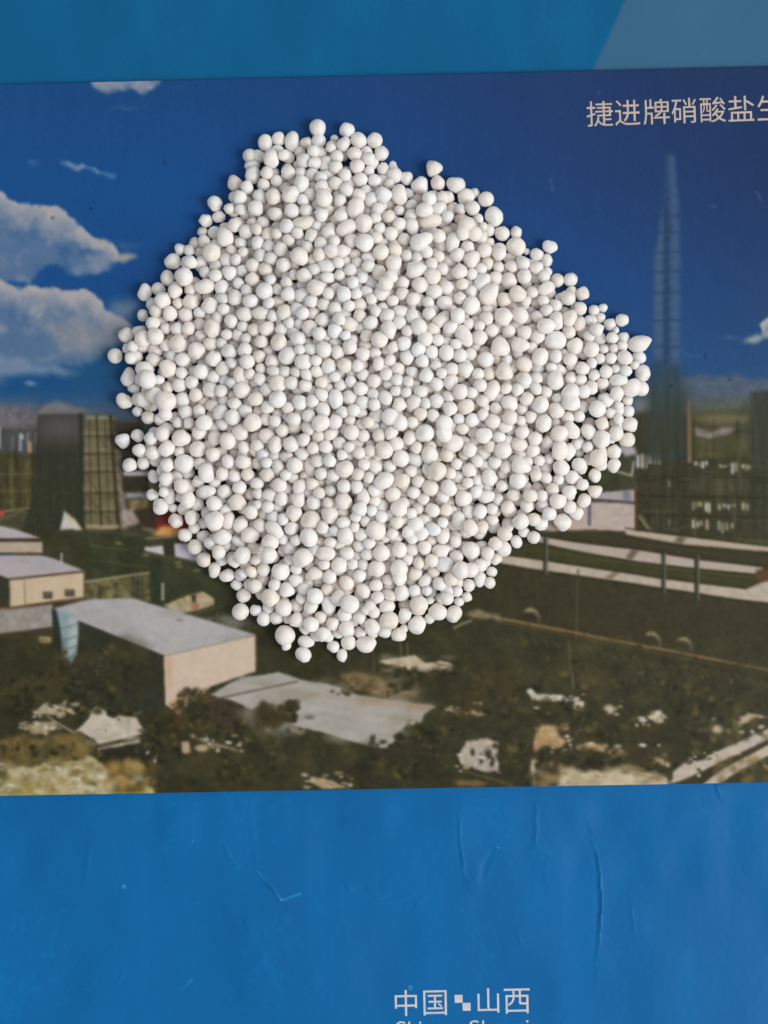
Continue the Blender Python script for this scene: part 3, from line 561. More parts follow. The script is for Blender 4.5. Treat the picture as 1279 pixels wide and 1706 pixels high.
def make_leaflet():
    xs = np.concatenate([np.arange(-300, 0, 20), np.arange(0, 1279, 1.9), np.arange(1279, 1600, 20)])
    ys = np.concatenate([np.arange(-320, 0, 20), np.arange(0, 156, 2.6), np.arange(156, 1284, 24), np.arange(1284, 1706, 1.9), np.arange(1706, 2040, 20)])
    X, Y = np.meshgrid(xs, ys)
    z = np.zeros(X.shape)
    free = np.clip((Y - card_bottom(X) - 6) / 40, 0, 1) + np.clip((card_top(X) - Y) / 80, 0, 1)
    z += free * (3.6 * noise2(X, Y, 110, 230, 1) + 1.5 * noise2(X, Y, 42, 90, 2) * np.clip(1.3 - abs(Y - 1400) / 170, .25, 1) + .10 * noise2(X, Y, 9, 12, 3))
    z *= 1 - np.exp(-(np.maximum(0, np.hypot(np.maximum(0, abs(X - 770) - 125), np.maximum(0, abs(Y - 1680) - 40))) / 25) ** 2)   # lies flat round the lettering
    for k, (pts, h, w, st) in enumerate(CREASES):
        d, s = seg_dist(X, Y, pts)
        ex, ey = (np.array(pts[-1]) - np.array(pts[0])) * 1.0; el = math.hypot(ex, ey)
        t = ((X - pts[0][0]) * ex + (Y - pts[0][1]) * ey) / (el * el)
        fade = np.clip(np.sin(math.pi * np.clip(t, 0, 1)), 0, 1) ** .6          # each fold rises out of the sheet and dies away
        wide = np.exp(-((t - .5) / .75) ** 2)
        d = d + .5 * noise2(X, Y, 16, 16, 60 + k)
        z += fade * (1.15 * h * np.maximum(0, 1 - d / (.75 * w)) + 1.2 * st * s * np.exp(-(np.maximum(d, 0) / (1.1 * w)) ** 1.2)) + wide * (.9 * h * np.exp(-(d / (5.5 * w)) ** 2) + .8 * st * s * np.exp(-(d / (4.5 * w)) ** 2) * np.clip(d / w, 0, 1))
    over = (Y > card_top(X) - 4) & (Y < card_bottom(X) + 4)
    z = np.where(over, np.minimum(z, .2), z)
    z -= z.min()
    ground = z.copy()
    # colour: blue, darker and greener towards the top, with a paler curved shape in the corner, rubbed patches and specks
    t = np.clip((Y - 100) / 1250, 0, 1)[..., None]
    col = (1 - t) * np.array([20, 97, 144.]) + t * np.array([14, 103, 165.])
    n = noise2(X, Y, 60, 150, 5) + .5 * noise2(X, Y, 22, 50, 6)
    col = col + n[..., None] * np.array([1.6, 3.0, 4.0]) + np.random.default_rng(8).normal(0, 1.2, X.shape)[..., None]
    edge = np.interp(Y, [-320, 0, 60, 120, 200], [1150, 1040, 1014, 984, 930])
    k = np.clip((X - edge + 4) / 9, 0, 1) * np.clip((200 - Y) / 20, 0, 1)
    col = col * (1 - k[..., None]) + k[..., None] * np.array([62, 106, 138.])
    scuff = np.clip(.6 * noise2(X, Y, 12, 15, 9) + .5 * noise2(X, Y, 5, 6, 19) + noise2(X, Y, 90, 110, 10) - .75, 0, 1) * (Y > 1300)
    col = col + scuff[..., None] * np.array([9, 8, 7.])
    for k, (pts, h, w, st) in enumerate(CREASES):                                # crease highlights painted into the colour along the sharpest folds
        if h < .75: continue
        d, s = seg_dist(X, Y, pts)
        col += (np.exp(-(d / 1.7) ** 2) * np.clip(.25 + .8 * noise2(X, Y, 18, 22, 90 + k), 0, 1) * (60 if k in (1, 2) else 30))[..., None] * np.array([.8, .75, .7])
    r = np.random.default_rng(12)
    for _ in range(5):
        px, py = r.uniform(0, 1279), r.choice([r.uniform(0, 110), r.uniform(1330, 1700), r.uniform(1330, 1700)])
        col += (np.exp(-((X - px) ** 2 + (Y - py) ** 2) / r.uniform(1.5, 3.5)) * r.uniform(20, 60))[..., None]
    for px, py in ((207, 1476), (684, 1644)):
        d = np.hypot(X - px, Y - py); col += (np.exp(-((d - 2.6) / 1.2) ** 2) * 45)[..., None]
    p = np.stack([(X - FW / 2) * U, (FH / 2 - Y) * U, ground * U], -1).reshape(-1, 3)
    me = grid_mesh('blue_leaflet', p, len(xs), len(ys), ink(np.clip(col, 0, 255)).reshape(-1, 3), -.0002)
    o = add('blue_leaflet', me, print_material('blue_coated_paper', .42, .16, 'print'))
    tag(o, 'large creased glossy blue leaflet lying under the printed picture card', 'leaflet')
    flat = (abs(X - 770) < 120) & (abs(Y - 1680) < 38)
    return o, float(ground[over].max()), float(ground[flat].max())

leaflet, sheet_z, lettering_z = make_leaflet()
CARD_Z = sheet_z + 8.5                       # top face of the card, in layout units

# ---------------------------------------------------------------- picture card
def make_card():
    img = paint_card() * np.array([1.0, 1.0, 1.0])
    nx, ny = 748, 640
    u = np.linspace(-64, 1344, nx); v = np.linspace(0, 1, ny)
    Xg, Vg = np.meshgrid(u, v)
    Yg = card_top(Xg) + (card_bottom(Xg) - card_top(Xg)) * Vg
    fx = np.clip((Xg - CX0) / STEP - .5, 0, CW - 1.001); fy = np.clip((Yg - CY0) / STEP - .5, 0, CH - 1.001)
    ix, iy = fx.astype(int), fy.astype(int); tx, ty = (fx - ix)[..., None], (fy - iy)[..., None]
    col = (img[iy, ix] * (1 - tx) + img[iy, ix + 1] * tx) * (1 - ty) + (img[iy + 1, ix] * (1 - tx) + img[iy + 1, ix + 1] * tx) * ty
    # edges of the card bent a little
    z = CARD_Z + 1.2 * np.exp(-(Vg * 1200 / 16) ** 2) * (.4 + .6 * noise2(Xg, Yg, 200, 200, 21)) + 3.5 * np.exp(-((1 - Vg) * 1200 / 26) ** 2) * (.6 + .4 * noise2(Xg, Yg, 160, 200, 22))
    p = np.stack([(Xg - FW / 2) * U, (FH / 2 - Yg) * U, z * U], -1).reshape(-1, 3)
    me = grid_mesh('picture_card', p, nx, ny, ink(col).reshape(-1, 3), (sheet_z + .4) * U)
    o = add('picture_card', me, print_material('printed_card', .48, .2, 'print'))
    tag(o, 'picture card printed with a factory under blue sky, lying across the blue leaflet', 'card')
    return o
card = make_card()

# ---------------------------------------------------------------- printed lettering
def glyph(ch):
    c = bpy.data.curves.new('text', 'FONT'); c.body = ch; c.size = 1.0
    o = bpy.data.objects.new('text', c); COL.objects.link(o)
    bpy.context.view_layer.update()
    me = bpy.data.meshes.new_from_object(o.evaluated_get(bpy.context.evaluated_depsgraph_get()))
    bpy.data.objects.remove(o); bpy.data.curves.remove(c)
    return me

def letter(name, ch, x0, y0, x1, y1, tilt, z, mat, parent):
    """A printed character that fills the box x0..x1, y0..y1 (layout units), turned by tilt degrees."""
    me = glyph(ch); n = len(me.vertices)
    co = np.empty(n * 3, np.float32); me.vertices.foreach_get('co', co); co = co.reshape(-1, 3)
    lo, hi = co.min(0), co.max(0)
    q = (co[:, :2] - (lo + hi)[:2] / 2) / (hi - lo)[:2]
    q = q * np.array([x1 - x0, y1 - y0]); a = math.radians(tilt)
    co[:, 0] = (q[:, 0] * math.cos(a) - q[:, 1] * math.sin(a)) * U; co[:, 1] = (q[:, 0] * math.sin(a) + q[:, 1] * math.cos(a)) * U; co[:, 2] = 0
    me.vertices.foreach_set('co', co.ravel()); me.materials.clear(); me.name = name; me.update()
    if me.polygons and me.polygons[0].normal.z < 0: me.flip_normals()
    o = add(name, me, mat, parent); o.location = W((x0 + x1) / 2, (y0 + y1) / 2, z)
    return o

ink_warm = ink_material('pale_warm_ink', (208, 190, 176)); ink_white = ink_material('white_ink', (212, 212, 218))
for i, (ch, x0, x1) in enumerate((('捷', 975, 1019), ('进', 1022, 1064), ('牌', 1069, 1113), ('硝', 1116, 1157), ('酸', 1163, 1206), ('盐', 1210, 1253), ('生', 1258, 1300))):
    xm = (x0 + x1) / 2; ym = 193 - (xm - 997) * 8.6 / 234
    letter('character', ch, x0, ym - 21, x1, ym + 21, 2.1, CARD_Z + .25, ink_warm, card)
lz = lettering_z + .25
for ch, x0, y0, x1, y1 in (('中', 657.5, 1648, 694.5, 1691), ('国', 705, 1648.5, 744, 1690), ('山', 795, 1645, 831, 1686), ('西', 839, 1645.5, 882, 1687)):
    letter('character', ch, x0, y0, x1, y1, 1.2, lz, ink_white, leaflet)
for ch, x0, y0, x1, y1 in (('C', 658, 1700, 675, 1722), ('h', 680, 1700.5, 693, 1722), ('i', 698, 1700.5, 701.5, 1722), ('n', 707, 1707, 720, 1722), ('a', 725, 1707, 738, 1722),
                           ('S', 782, 1698.5, 798, 1720), ('h', 803, 1698.5, 816, 1720), ('a', 822, 1705, 834, 1720), ('n', 840, 1705, 852, 1720), ('x', 857, 1705, 870, 1720), ('i', 876, 1698, 880, 1720)):
    letter('small_letter', ch, x0, y0, x1, y1, 1.2, lz, ink_white, leaflet)
for x0, y0 in ((757, 1656), (770.3, 1669.3)):
    bm = bmesh.new(); bmesh.ops.create_grid(bm, x_segments=2, y_segments=2, size=6.6 * U)
    me = bpy.data.meshes.new('square_mark'); bm.to_mesh(me); bm.free()
    o = add('square_mark', me, ink_white, leaflet); o.location = W(x0 + 6.6, y0 + 6.6, lz); o.rotation_euler.z = math.radians(1.2)

# ---------------------------------------------------------------- the heap of white granules
# Granules that can be made out in the photograph: x, y, radius, then stretch, angle of the long side, form where it is not plain
# (n: a nub at that angle, b: blocky, t: three-cornered, l: lumpy).
SEEN = [
 (441.8,238,12,1.15,90),(464,231,11.3,1.05,0,'b'),(487,236,12.5,1.35,80),(510,239,11),(578,217,12.5),(557,231,7),(572,241,11),(597.5,234,13,1.1,-50),(624,234,12.5),(635,256,12.5),(551,246,9),(522,252,10.5),
 (452,264.5,13,1.15,90),(472.5,259,10,1,0,'n'),(505,267.5,12.5),(561,261,11.5),(542.5,272.5,11.5,1.15,80),(591,256,12),(615,264,11.5),(594,275,13),(420,275,11,1.2,10),(421,292,12.5,1.15,80),(445,288,11),(480,288,12),
 (520,291,12,1,130,'n'),(574,292,11,1.1,90),(600,299.5,12),(391,306,13,1,110,'t'),(411,311,11),(399,329,12.5),(439,307.5,10,1.15,90),(502,306,12.5,1.3,80,'n'),(639,282.5,11,1.1,90,'n'),(699.5,309,16),(455,328,13.5),(484,324,15,1.1,60),
 (539,331,15,1,110,'n'),(577.5,316,12,1,-40,'n'),(639,325,14.5),(666,324,13.5,1.25,90),(426,347.5,13),(486,351,12.5),(510,350,11),(535.5,358,12),(592.5,347.5,14,1.3,75),(665,351,9),(647.5,360,11),(459,356,12),(421,372.5,10),
 (477.5,377,13),(506,371,12,1.5,8),(391,375,13,1,70,'n'),(577.5,380,14.5,1.35,30),(606,372.5,15),(632.5,380,10),(686,377.5,11,1.3,100),(607,405,15.5),(634,420,13.5),(429,405,12,1,0,'b'),(467.5,415,12.5),(499,427.5,16),
 (405,420,9),(434.5,426,10,1.2,-80,'n'),(386,417.5,10,1.2,120),(472.5,441,12.5),(421,442.5,12.5),(544,444,12,1.3,0),(655,439,13,1.25,70),(631,454,11.5,1.15,90),(636,490,12.5),(565.5,459,9.5),(587.5,471,11),(572.5,490,13),
 (489,457.5,9),(420,465,12),(477.5,471,10.5,1,40,'b'),(441,485,14.5),(480,490,13),(451,466,9.5),(397.5,472.5,10),(526,479,14),(358,339.5,13),(342,367.5,11.5),(364,361,11),(381,347.5,9),(337.5,387,9),(401,349,10.5),
 (722,281,13.5,1,10,'t'),(729,304.5,13,1,0,'b'),(759,308,16,1.05,-30),(715,331,12,1.1,100,'n'),(737,329,11.5),(776,329,15),(790,322,9),(809.5,332.5,13.5),(787,347.5,12.5),(822.5,361,16,1.1,100),(707.5,350,14),(685,342.5,10.5),
 (718,369,13.5,1.5,12),(731,394,12.5),(836,389,13),(859.5,387.5,10,1.1,80),(859,411,16.5),(797.5,364,8),(805,376,8),(746,361,11),(754,404,13,1.3,70),(802,395,11,1,0,'b'),(807.5,417,13),(831,421,12.5),(730.5,427.5,10),
 (785,432.5,14.5,1.15,60),(916,411,11,1.15,-30),(894,424,11),(910,434,10,1.1,80),(877.5,419,6),(894,445.5,11,1.15,0),(871,440,12),(875,460,13),(830.5,446,10),(852.5,444,11),(692.5,449,15,1.2,0,'t'),(720,461,14),(765,452.5,13),
 (802.5,470,14,1.25,60),(847.5,467.5,14),(700,476,14.5),(671,471,11),(906,461,11),(927.5,467.5,12),(950,466,11.5),(910,480,11.5,1.4,25,'b'),(886,487.5,10.5),(946,496,13),(815,490,17,1.1,60,'l'),(840,499,13),(862.5,490,14),
 (740,505,13),(784,509,15,1.1,60),(715,522.5,11.5),(762.5,525,12.5),(666,519,11.5,1.15,0),(654,501,10),(734,532.5,12,1.5,40),(839,527.5,16),(866,526,14,1.1,-60),(876,502.5,9),(905,501,10),(925,509,11),(909,519,11),
 (927.5,534,13,1.15,80),(949,530,12.5,1.2,80),(819,551,12),(970,489,11.5,1.1,20,'b'),(967,514,11.5),(989,517,10),(1004,513,8,1,60,'b'),(1036,533,11),(1000,530,9),(1016,540.5,11),(1026,550,6),(994,549,12),(981,534,8.5),
 (966,539,11,1.2,90,'b'),(1020,562.5,10.5),(981,560,10),(1064,573,15.5,1.3,15,'n'),(1036,575.5,9),(1022,581,8.5),(1005.5,582.5,8),(984.5,582,13.5),(1041,596,12,1.1,-40),(1064.5,596,11,1.1,-30),(1017.5,597.5,10),(999,597.5,9.5),
 (1056,609,8),(1025,615,8),(1009,620,11.5),(1042.5,618,10.5),(1070,622,13,1.1,70),(1030,634,11,1.35,0),(1027,656,12.5),(1046,667.5,9),(1009,667,12,1.1,-20),(1031,676,7.5),(1046,686,10.5),(995.5,681,14.5),(1017.5,688,9.5),
 (1030,697.5,9,1.15,100),(1049,707.5,13.5),(1002.5,706,12),(1026,722.5,13),(1044.5,732.5,13),(957.5,576,14),(925,567.5,17,1.1,0),(894,562,12.5),(910,542,13.5,1.15,0),(926,594,11),(949.5,600,11.5),(900,595,14.5,1.15,60),
 (872.5,607.5,12.5),(872.5,634,13,1.1,-60),(894,630,11),(925,634,16.5),(950,631,9.5),(989,625,10.5),(970,614,12),(985,646,12),(972.5,652,12),(926,684,14.5),(900,674,14),(849,672,14),(819,651,13.5,1.4,60),(842.5,647.5,10),
 (964,694,10.5),(906,705,14.5,1.1,70),(884,695,11),(821,702,13),(849,696,12.5),(842,711,11,1.2,0),(980,719,13.5),(1002.5,732,15.5,1.1,90),(1023,752.5,12.5),(996,764,16),(1023,775,11.5,1,-100,'n'),(979,745,9.5),(964.5,774,12.5),
 (990.5,792.5,10.5,1.15,90),(990.5,819,11.5,1,30,'t'),(952.5,795.5,12),(970,807,11),(948,819,12.5),(972.5,834,12),(921,816,11.5),(929,834,13.5),(960,855,12),(949,845,11),(937,870,15.5),(915,856,12.5,1,0,'t'),(935,779,14),
 (932.5,722,15),(932.5,750,15,1.15,80),(947,753,12.5,1.2,80),(952,717,13,1.2,-60),(930,799,10),(909,796,11),(892.5,791,11),(866,776,15,1.1,-20,'t'),(862.5,801,15),(837.5,750,14.5),(865,740,12,1.15,-20),(887.5,750,12),
 (897.5,767.5,10),(870,720,12),(891,731,12.5),(815,796,12,1.2,100),(836,810,10),(884,826,12.5),(902.5,826,10),(877.5,842.5,12),(905,839,9.5),(867.5,869,14),(889,866,11.5),(841,889,13),(889,895,11),(860,902.5,9.5,1.2,110),
 (872.5,886,9.5),(837.5,914,13,1.1,-30),(826,931,10.5),(819,952.5,9),(815,971,10),(820,866,10.5),(845,845,12.5,1,0,'l'),(810,827.5,11.5,1.3,0),(625.5,884,17.5),(635,921,14.5),(664.5,916,13.5),(737.5,894,12.5),(759,902.5,10.5),
 (707.5,912.5,12),(734,917.5,13,1.15,0),(784,879,12.5,1.1,100),(802.5,879,12),(737.5,871,9),(721,850,12.5),(784,917,15),(719,934,12),(740,940,13,1.15,0),(825,906,12.5),(812.5,922.5,12),(801,942.5,12),(669,987.5,13,1.15,70,'n'),
 (627.5,947.5,15),(626,975,12,1,-40,'n'),(599,959,11),(587.5,940,10),(577.5,971,13),(605,985,12,1.15,-60),(582.5,1007,15.5),(629,995,11.5),(644,1011,12,1.15,20),(599,1029,11.5),(647.5,1034,16),(619,1044,13.5),(674,1024,12),
 (697.5,1008,15.5),(695,1041,16.5),(756,1023,13,1.1,60),(744,986,11,1.1,90),(744,997,11),(761,985,9.5),(764.5,1003,8.5),(777.5,994.5,9,1,20,'b'),(780,975,11),(799,965,10.5,1.3,80),(711,984,9),(716,1000,7.5),(690,985,11.5),
 (610,1073,15,1.15,0),(580.5,1071,13),(570,1092,9.5,1.2,90),(577.5,1047.5,13.5),(574,1024,13),(732.5,972.5,12),(751,965,12),(400.5,1019,14.5),(426,1016,10),(439,1030.5,11.5,1.1,70),(460.5,1029.5,11.5),(406,992.5,12),(394,974.5,10,1,40,'b'),
 (510,1069,11.5,1.2,-10),(505,1091,13.2,1.1,-50),(555,1077.5,10.5,1,-110,'n'),(472.5,1013,14.5),(494,1033,13.5),(450,996,15.5),(478,983,13.5),(425,977.5,12.5),(467.5,951,15.5),(493,966,12),(404,925.5,14.5,1.1,50),(517.5,1041,13.5),
 (538,1056,13),(534,1029,11.5),(554,1039,11.5),(524,994,14.5),(547,1007,12.5,1.2,100),(542.5,922.5,12,1.25,0),(540,940,10.5),(505,930,16.5,1.1,20),(514,896,16,1.1,-70),(457.5,882.5,13,1.4,-50),(416,892.5,14.5,1.15,20),(450,904,14.5),
 (447.5,926,14.5),(400,875,13),(485,880,12.5),(525,956,12,1.2,0),(549,960,12.5),(517.5,1010,12.5),(564,996,14),(565,942,14),(576,892.5,13.5,1.1,90),(216,775.5,12),(239,771,11,1.1,90,'b'),(255.5,794,9.5,1.2,100),(276,797.5,12),
 (254,824.5,10),(272.5,819.5,9.5),(267,844,13.5),(287.5,846,8.5),(293,867.5,12.5),(308,892,11.5),(324,911,13),(340,932.5,12.5),(357,950,11.5,1.15,70),(378,959,12,1.1,0),(302.5,810,13),(312.5,832.5,12.5,1.2,70),(317.5,862.5,10.5,1.3,90,'b'),
 (307.5,772.5,17),(278,774.5,12),(344.5,787.5,14,1.15,90),(370,790,11.5),(374,819,12.5),(357,840,13),(345,819,12,1.1,15,'l'),(350,905,10.5),(364,920,12.5),(376,910,9.5),(391,935,12),(357.5,867.5,17),(379,867.5,11.5,1.4,80,'b'),
 (395,837,14.5,1.1,-60,'l'),(418,853,12),(412.5,792,11),(429,822.5,9),(429,841,8),(399,812,11.5),(405,770,12.5),(380,769,12),(466,809,13),(446,791,12.5),(491,775,13.5),(497.5,831,11.5,1.25,80),(490,855,14),(417.5,952.5,10),
 (439,949,11.5),(404,956,9),(370,895,13,1.2,0),(240.5,488,12.5,1.1,85,'n'),(238,525.5,10),(210,558,12.5),(192,593,13),(217,597,10.5),(221,577.5,10),(213,629,13,1.15,80,'n'),(207,668,12.5,1.15,-45),(229,685.5,9),(247,695.5,12),
 (287.5,436,13.5),(279,463,12,1.15,90),(300,415.5,10.5),(315.5,417.5,9.5),(306,461,16),(317,437,12.5),(264,482.5,12),(291,485,12.5),(270,500,14.5),(259,517.5,12.5),(283,522,12.5),(254,540,12),(317.5,503,14),(349.5,509,13.5),
 (341,477.5,14.5,1.2,0),(359,459,11.5),(383,455,12.5),(352,421,15),(340,402.5,12),(324,405,9.5),(375,396,16,1,110,'t'),(237.5,564,14),(257,560,14),(297.5,572.5,15.5),(304,599,13),(327,584,15),(255,599.5,12),(279.5,614,16),
 (241,615,13,1.2,0),(256,659,15),(237.5,665,13),(299,642.5,12.5),(304.5,666,12.5),(335,619.5,13),(356,597,13.5),(353,547.5,14,1.15,90),(385,535,12),(382.5,586,13),(377.5,557.5,9.5),(295,547.5,11.5),(314,547.5,12,1,0,'l'),
 (332.5,521,10.5),(372.5,515,10),(391,496,13,1,90,'t'),(417.5,502,13),(407.5,524,13),(407.5,582.5,12),(411,602.5,13),(399,625,10.5,1.35,90),(402.5,650,14),(435,569,11.5),(465,571,14.5),(434,614,9.5),(462.5,639,14),(426,665,12.5),
 (462.5,665,14),(387.5,695,13.5),(326,657.5,12),(204.5,734,13),(229,726,11),(231,749.5,11.5),(251,730,12),(269,722.5,13),(302,730,16),(277.5,747.5,15),(254,754,12.5),(332,720.5,12.5),(339.5,705,14),(329,749,14),(355,757,13),
 (379,734.5,13.5,1.1,90),(400,720,14),(420,704,15.5),(296,704,9.5),(314,705,9.5),(406,745,10.5),(459,741,11.5,1.3,75),(539,582.5,13),(505,603,14),(479.5,592.5,14.5,1.15,30),(574,609,12),(582.5,577.5,12.5),(630,606,10.5,1.2,90,'n'),
 (605,625,10.5),(601,647.5,12),(582.5,662.5,13.5),(559,665,12.5,1.3,90),(536,638,10.5),(642.5,663,12.5),(686,620,11),(499,670,13),(534,705,13.5,1.1,35),(570,686,10.5),(585,720,13),(605,726,11,1,0,'b'),(542.5,744,11.5),(566,737.5,12),
 (639,750,15),(659,739.5,13.5),(667.5,764,14.5),(597.5,755,11),(570,757.5,9.5,1,0,'l'),(549,767.5,11.5),(574,781,15),(484,740,13),(506,732.5,11),(517.5,777.5,10.5,1.4,95),(534.5,789,11),(519.5,806,11.5),(639,801,15,1.2,20),
 (670,800,13),(689,820,11.5),(572.5,810,12.5),(572.5,835,14),(605,827.5,11.5,1.25,90),(600,847.5,12.5),(592.5,861,10),(517.5,867.5,17),(549,857.5,15.5),(665,846,14.5),(550,817.5,10),(617,537.5,12.5),(647.5,550,13,1.2,100),(632,566,13.5),
 (620,512.5,9,1,0,'l'),(637.5,512.5,9),(719.5,586,11.5),(703,602,11.5),(672.5,572.5,12.5),(762.5,530,12),(772.5,560,14.5,1.4,-60),(799,562.5,12.5,1.1,-60),(832.5,579,18.5),(809,600,14),(866,575,14,1,0,'l'),(766,592.5,12),(775,616,14),
 (750,637.5,13,1.1,70),(767.5,652.5,13),(785,654,10),(839,620,15,1,90,'t'),(814,622.5,12),(701,690,11.5),(727.5,667.5,12),(750,681,13),(776,677.5,14),(786,700,12),(771,714,10.5),(806,725,13.5),(755,739,14.5,1.15,20),(707.5,722.5,15),
 (716,757.5,15,1.15,90),(782.5,749,13),(677.5,595,13),(784,590,10.5),(726,609,9),(710,626,12.5),(729,785,15),(715,780,13),(781,784,12.5),(760,772.5,10),(744,759,11.5),(716,812.5,13.5),(747.5,813,12.5,1.15,-60),(737.5,826,11.5),
 (772.5,829,13.5),(665,963,6),(780,851,10.5,1.2,90),(800,852.5,12.5)]
# Granules grown together: the lobes of each
FUSED = [
 ([(529,214,13.5),(531,234,11.5)], 'two fused granules standing out at the very top of the heap'),
 ([(657,292,13),(678,297,11),(654,275,7)], 'three granules fused in a row on the upper rim of the heap'),
 ([(417,260,11.5),(430,260,11)], 'two fused granules at the upper corner of the heap, over blue sky'),
 ([(474.5,1059,16),(477.5,1077,8)], 'large granule with a small one fused below it, at the bottom rim'),
 ([(664,1058,12.5),(673,1047,7)], 'granule with a blunt horn leaning against a large one at the bottom rim'),
 ([(767.5,950,14.5),(784,950,12)], 'big bright fused pair near the lower rim'),
 ([(664,948,14),(665,963,12)], 'upright fused pair in the lower part of the heap'),
 ([(650,695,13),(666,704,12.5)], 'slanting fused pair in the middle of the heap'),
 ([(557,402,9),(552,418,12),(569,418,10)], 'white three-lobed clump high on the heap'),
 ([(652,461,10),(642,473,12)], 'bright slanting fused pair above the middle of the heap'),
 ([(245,632,15),(264,632,8)], 'granule with a small one fused to its side, at the rim by the printed clouds'),
 ([(275,668,16.5),(274,690,11)], 'large bright upright fused pair near the rim above the printed cooling tower'),
 ([(692,875,13),(680,886,11),(702,890,12),(687,896,9)], 'crumbly clump of fused granules beside the largest granule'),
 ([(728,1019,15),(716,1030,9)], 'large granule with a small one fused below, lower rim over dark print'),
 ([(698,405,14),(709,397,11),(711,420,10)], 'lumpy fused clump high in the heap'),
 ([(1052,646,16),(1068,648,12)], 'big fused pair jutting out at the rim by the printed chimney tower'),
 ([(698,546,13),(708,564,12)], 'steep fused pair just above the middle of the heap'),
 ([(778,375,13),(790,389,12),(771,389,12)], 'three-cornered fused clump below the upper right rim'),
 ([(740,705,13),(739,722,13)], 'upright fused pair right of the middle of the heap'),
 ([(616,1010,10),(623,1020,10),(609,1017,8)], 'small knobbly clump near the bottom rim'),
 ([(951,654,15),(952,671,15)], 'tall fused pair in the arm of the heap that points to the printed chimney')]
OUTLINE = [(441,238),(464,231),(487,236),(529,214),(578,217),(597,234),(624,234),(635,256),(657,285),(699,309),(722,290),(759,308),(809,332),(822,361),(859,390),(905,424),(912,440),(950,466),(970,489),(1004,513),(1036,533),(1064,573),
 (1070,622),(1062,646),(1046,686),(1049,707),(1044,732),(1023,752),(1023,775),(990,792),(990,819),(972,834),(937,870),(889,892),(860,902),(837,914),(819,952),(815,971),(777,994),(756,1023),(695,1041),(664,1057),(610,1066),(570,1080),
 (505,1080),(474,1055),(440,1030),(400,1019),(394,974),(378,959),(357,950),(324,911),(308,892),(293,867),(267,844),(254,824),(254,795),(216,775),(212,740),(232,710),(229,685),(215,668),(213,629),(196,593),(210,558),(238,525),(240,487),
 (279,463),(287,436),(300,415),(324,405),(338,387),(342,367),(358,340),(391,306),(417,275),(417,260)]

random.seed(5); grng = np.random.default_rng(5)
OUT = np.array(OUTLINE, float)
C0 = np.array([FW / 2, FH / 2])

def inside_and_depth(x, y):
    """Signed distance into the heap's outline (layout units)."""
    ins = False; d = 1e9
    for (x1, y1), (x2, y2) in zip(OUT, np.roll(OUT, -1, 0)):
        if (y1 > y) != (y2 > y) and x < (x2 - x1) * (y - y1) / (y2 - y1) + x1: ins = not ins
        dx, dy = x2 - x1, y2 - y1
        t = min(1, max(0, ((x - x1) * dx + (y - y1) * dy) / (dx * dx + dy * dy)))
        d = min(d, math.hypot(x - x1 - t * dx, y - y1 - t * dy))
    return d if ins else -d

DG = 8.0                                     # depth looked up on a grid
dgx = np.arange(150, 1120, DG); dgy = np.arange(170, 1130, DG)
DEPTH = np.array([[inside_and_depth(x, y) for x in dgx] for y in dgy])
def depth(x, y):
    fx = min(max((x - 150) / DG, 0), len(dgx) - 1.01); fy = min(max((y - 170) / DG, 0), len(dgy) - 1.01)
    i, j = int(fx), int(fy); a, b = fx - i, fy - j
    return (DEPTH[j, i] * (1 - a) + DEPTH[j, i + 1] * a) * (1 - b) + (DEPTH[j + 1, i] * (1 - a) + DEPTH[j + 1, i + 1] * a) * b

def heap_top(x, y):
    d = max(0.0, depth(x, y))
    ridge = 14 * math.exp(-(((x - 600) / 170) ** 2 + ((y - 430) / 190) ** 2))
    return 24 + 62 * min(1.0, d / 260) ** .85 + ridge * min(1, d / 90)

# spheres that stand for the granules while they are heaped up (z counted from the card)
S = np.zeros((6000, 4)); nS = 0; GRID = {}; CELL = 40.0; SQ = .885
def put(x, y, z, r):
    global nS
    S[nS] = (x, y, z, r); GRID.setdefault((int(x // CELL), int(y // CELL)), []).append(nS); nS += 1
    return nS - 1
def near(x, y):
    i, j = int(x // CELL), int(y // CELL); k = []
    for a in (i - 1, i, i + 1):
        for b in (j - 1, j, j + 1): k += GRID.get((a, b), ())
    return S[k] if k else np.zeros((0, 4))
def rest_height(px, py, r, nb):
    """Height at which a granule dropped straight down at each (px, py) comes to rest."""
    if len(nb) == 0: return np.full(len(px), r)
    d2 = (px[:, None] - nb[:, 0]) ** 2 + (py[:, None] - nb[:, 1]) ** 2
    R = (r + nb[:, 3]) * SQ
    z = np.where(d2 < R * R, nb[:, 2] + np.sqrt(np.maximum(R * R - d2, 0)), 0).max(1)
    return np.maximum(z, r)
A8 = np.arange(8) * math.pi / 4; DX, DY = np.append(np.cos(A8), 0), np.append(np.sin(A8), 0)
def roll(x, y, r):
    """Drop at x, y and roll downhill into the nearest hollow."""
    nb = near(x, y)
    for step in (4.0, 1.2):
        for _ in range(9):
            z = rest_height(x + step * DX, y + step * DY, r, nb); k = int(z.argmin())
            if z[k] > z[8] - .02: break
            x += step * DX[k]; y += step * DY[k]
    nb = near(x, y)
    return x, y, float(rest_height(np.array([x]), np.array([y]), r, nb)[0])
def fill(tries, top_off, margin, rmin):
    n = 0
    for _ in range(tries):
        x, y = grng.uniform(190, 1085), grng.uniform(205, 1105)
        if depth(x, y) < margin: continue
        r = float(np.clip(grng.normal(11.2, 1.0), rmin, 13.5))
        x, y, z = roll(x, y, r)
        if depth(x, y) < margin * .6 or (z > r * 1.04 and z + r > heap_top(x, y) + top_off): continue
        put(x, y, z, r); loose.append(nS - 1); n += 1
    return n
loose = []                                   # granules not traced one by one

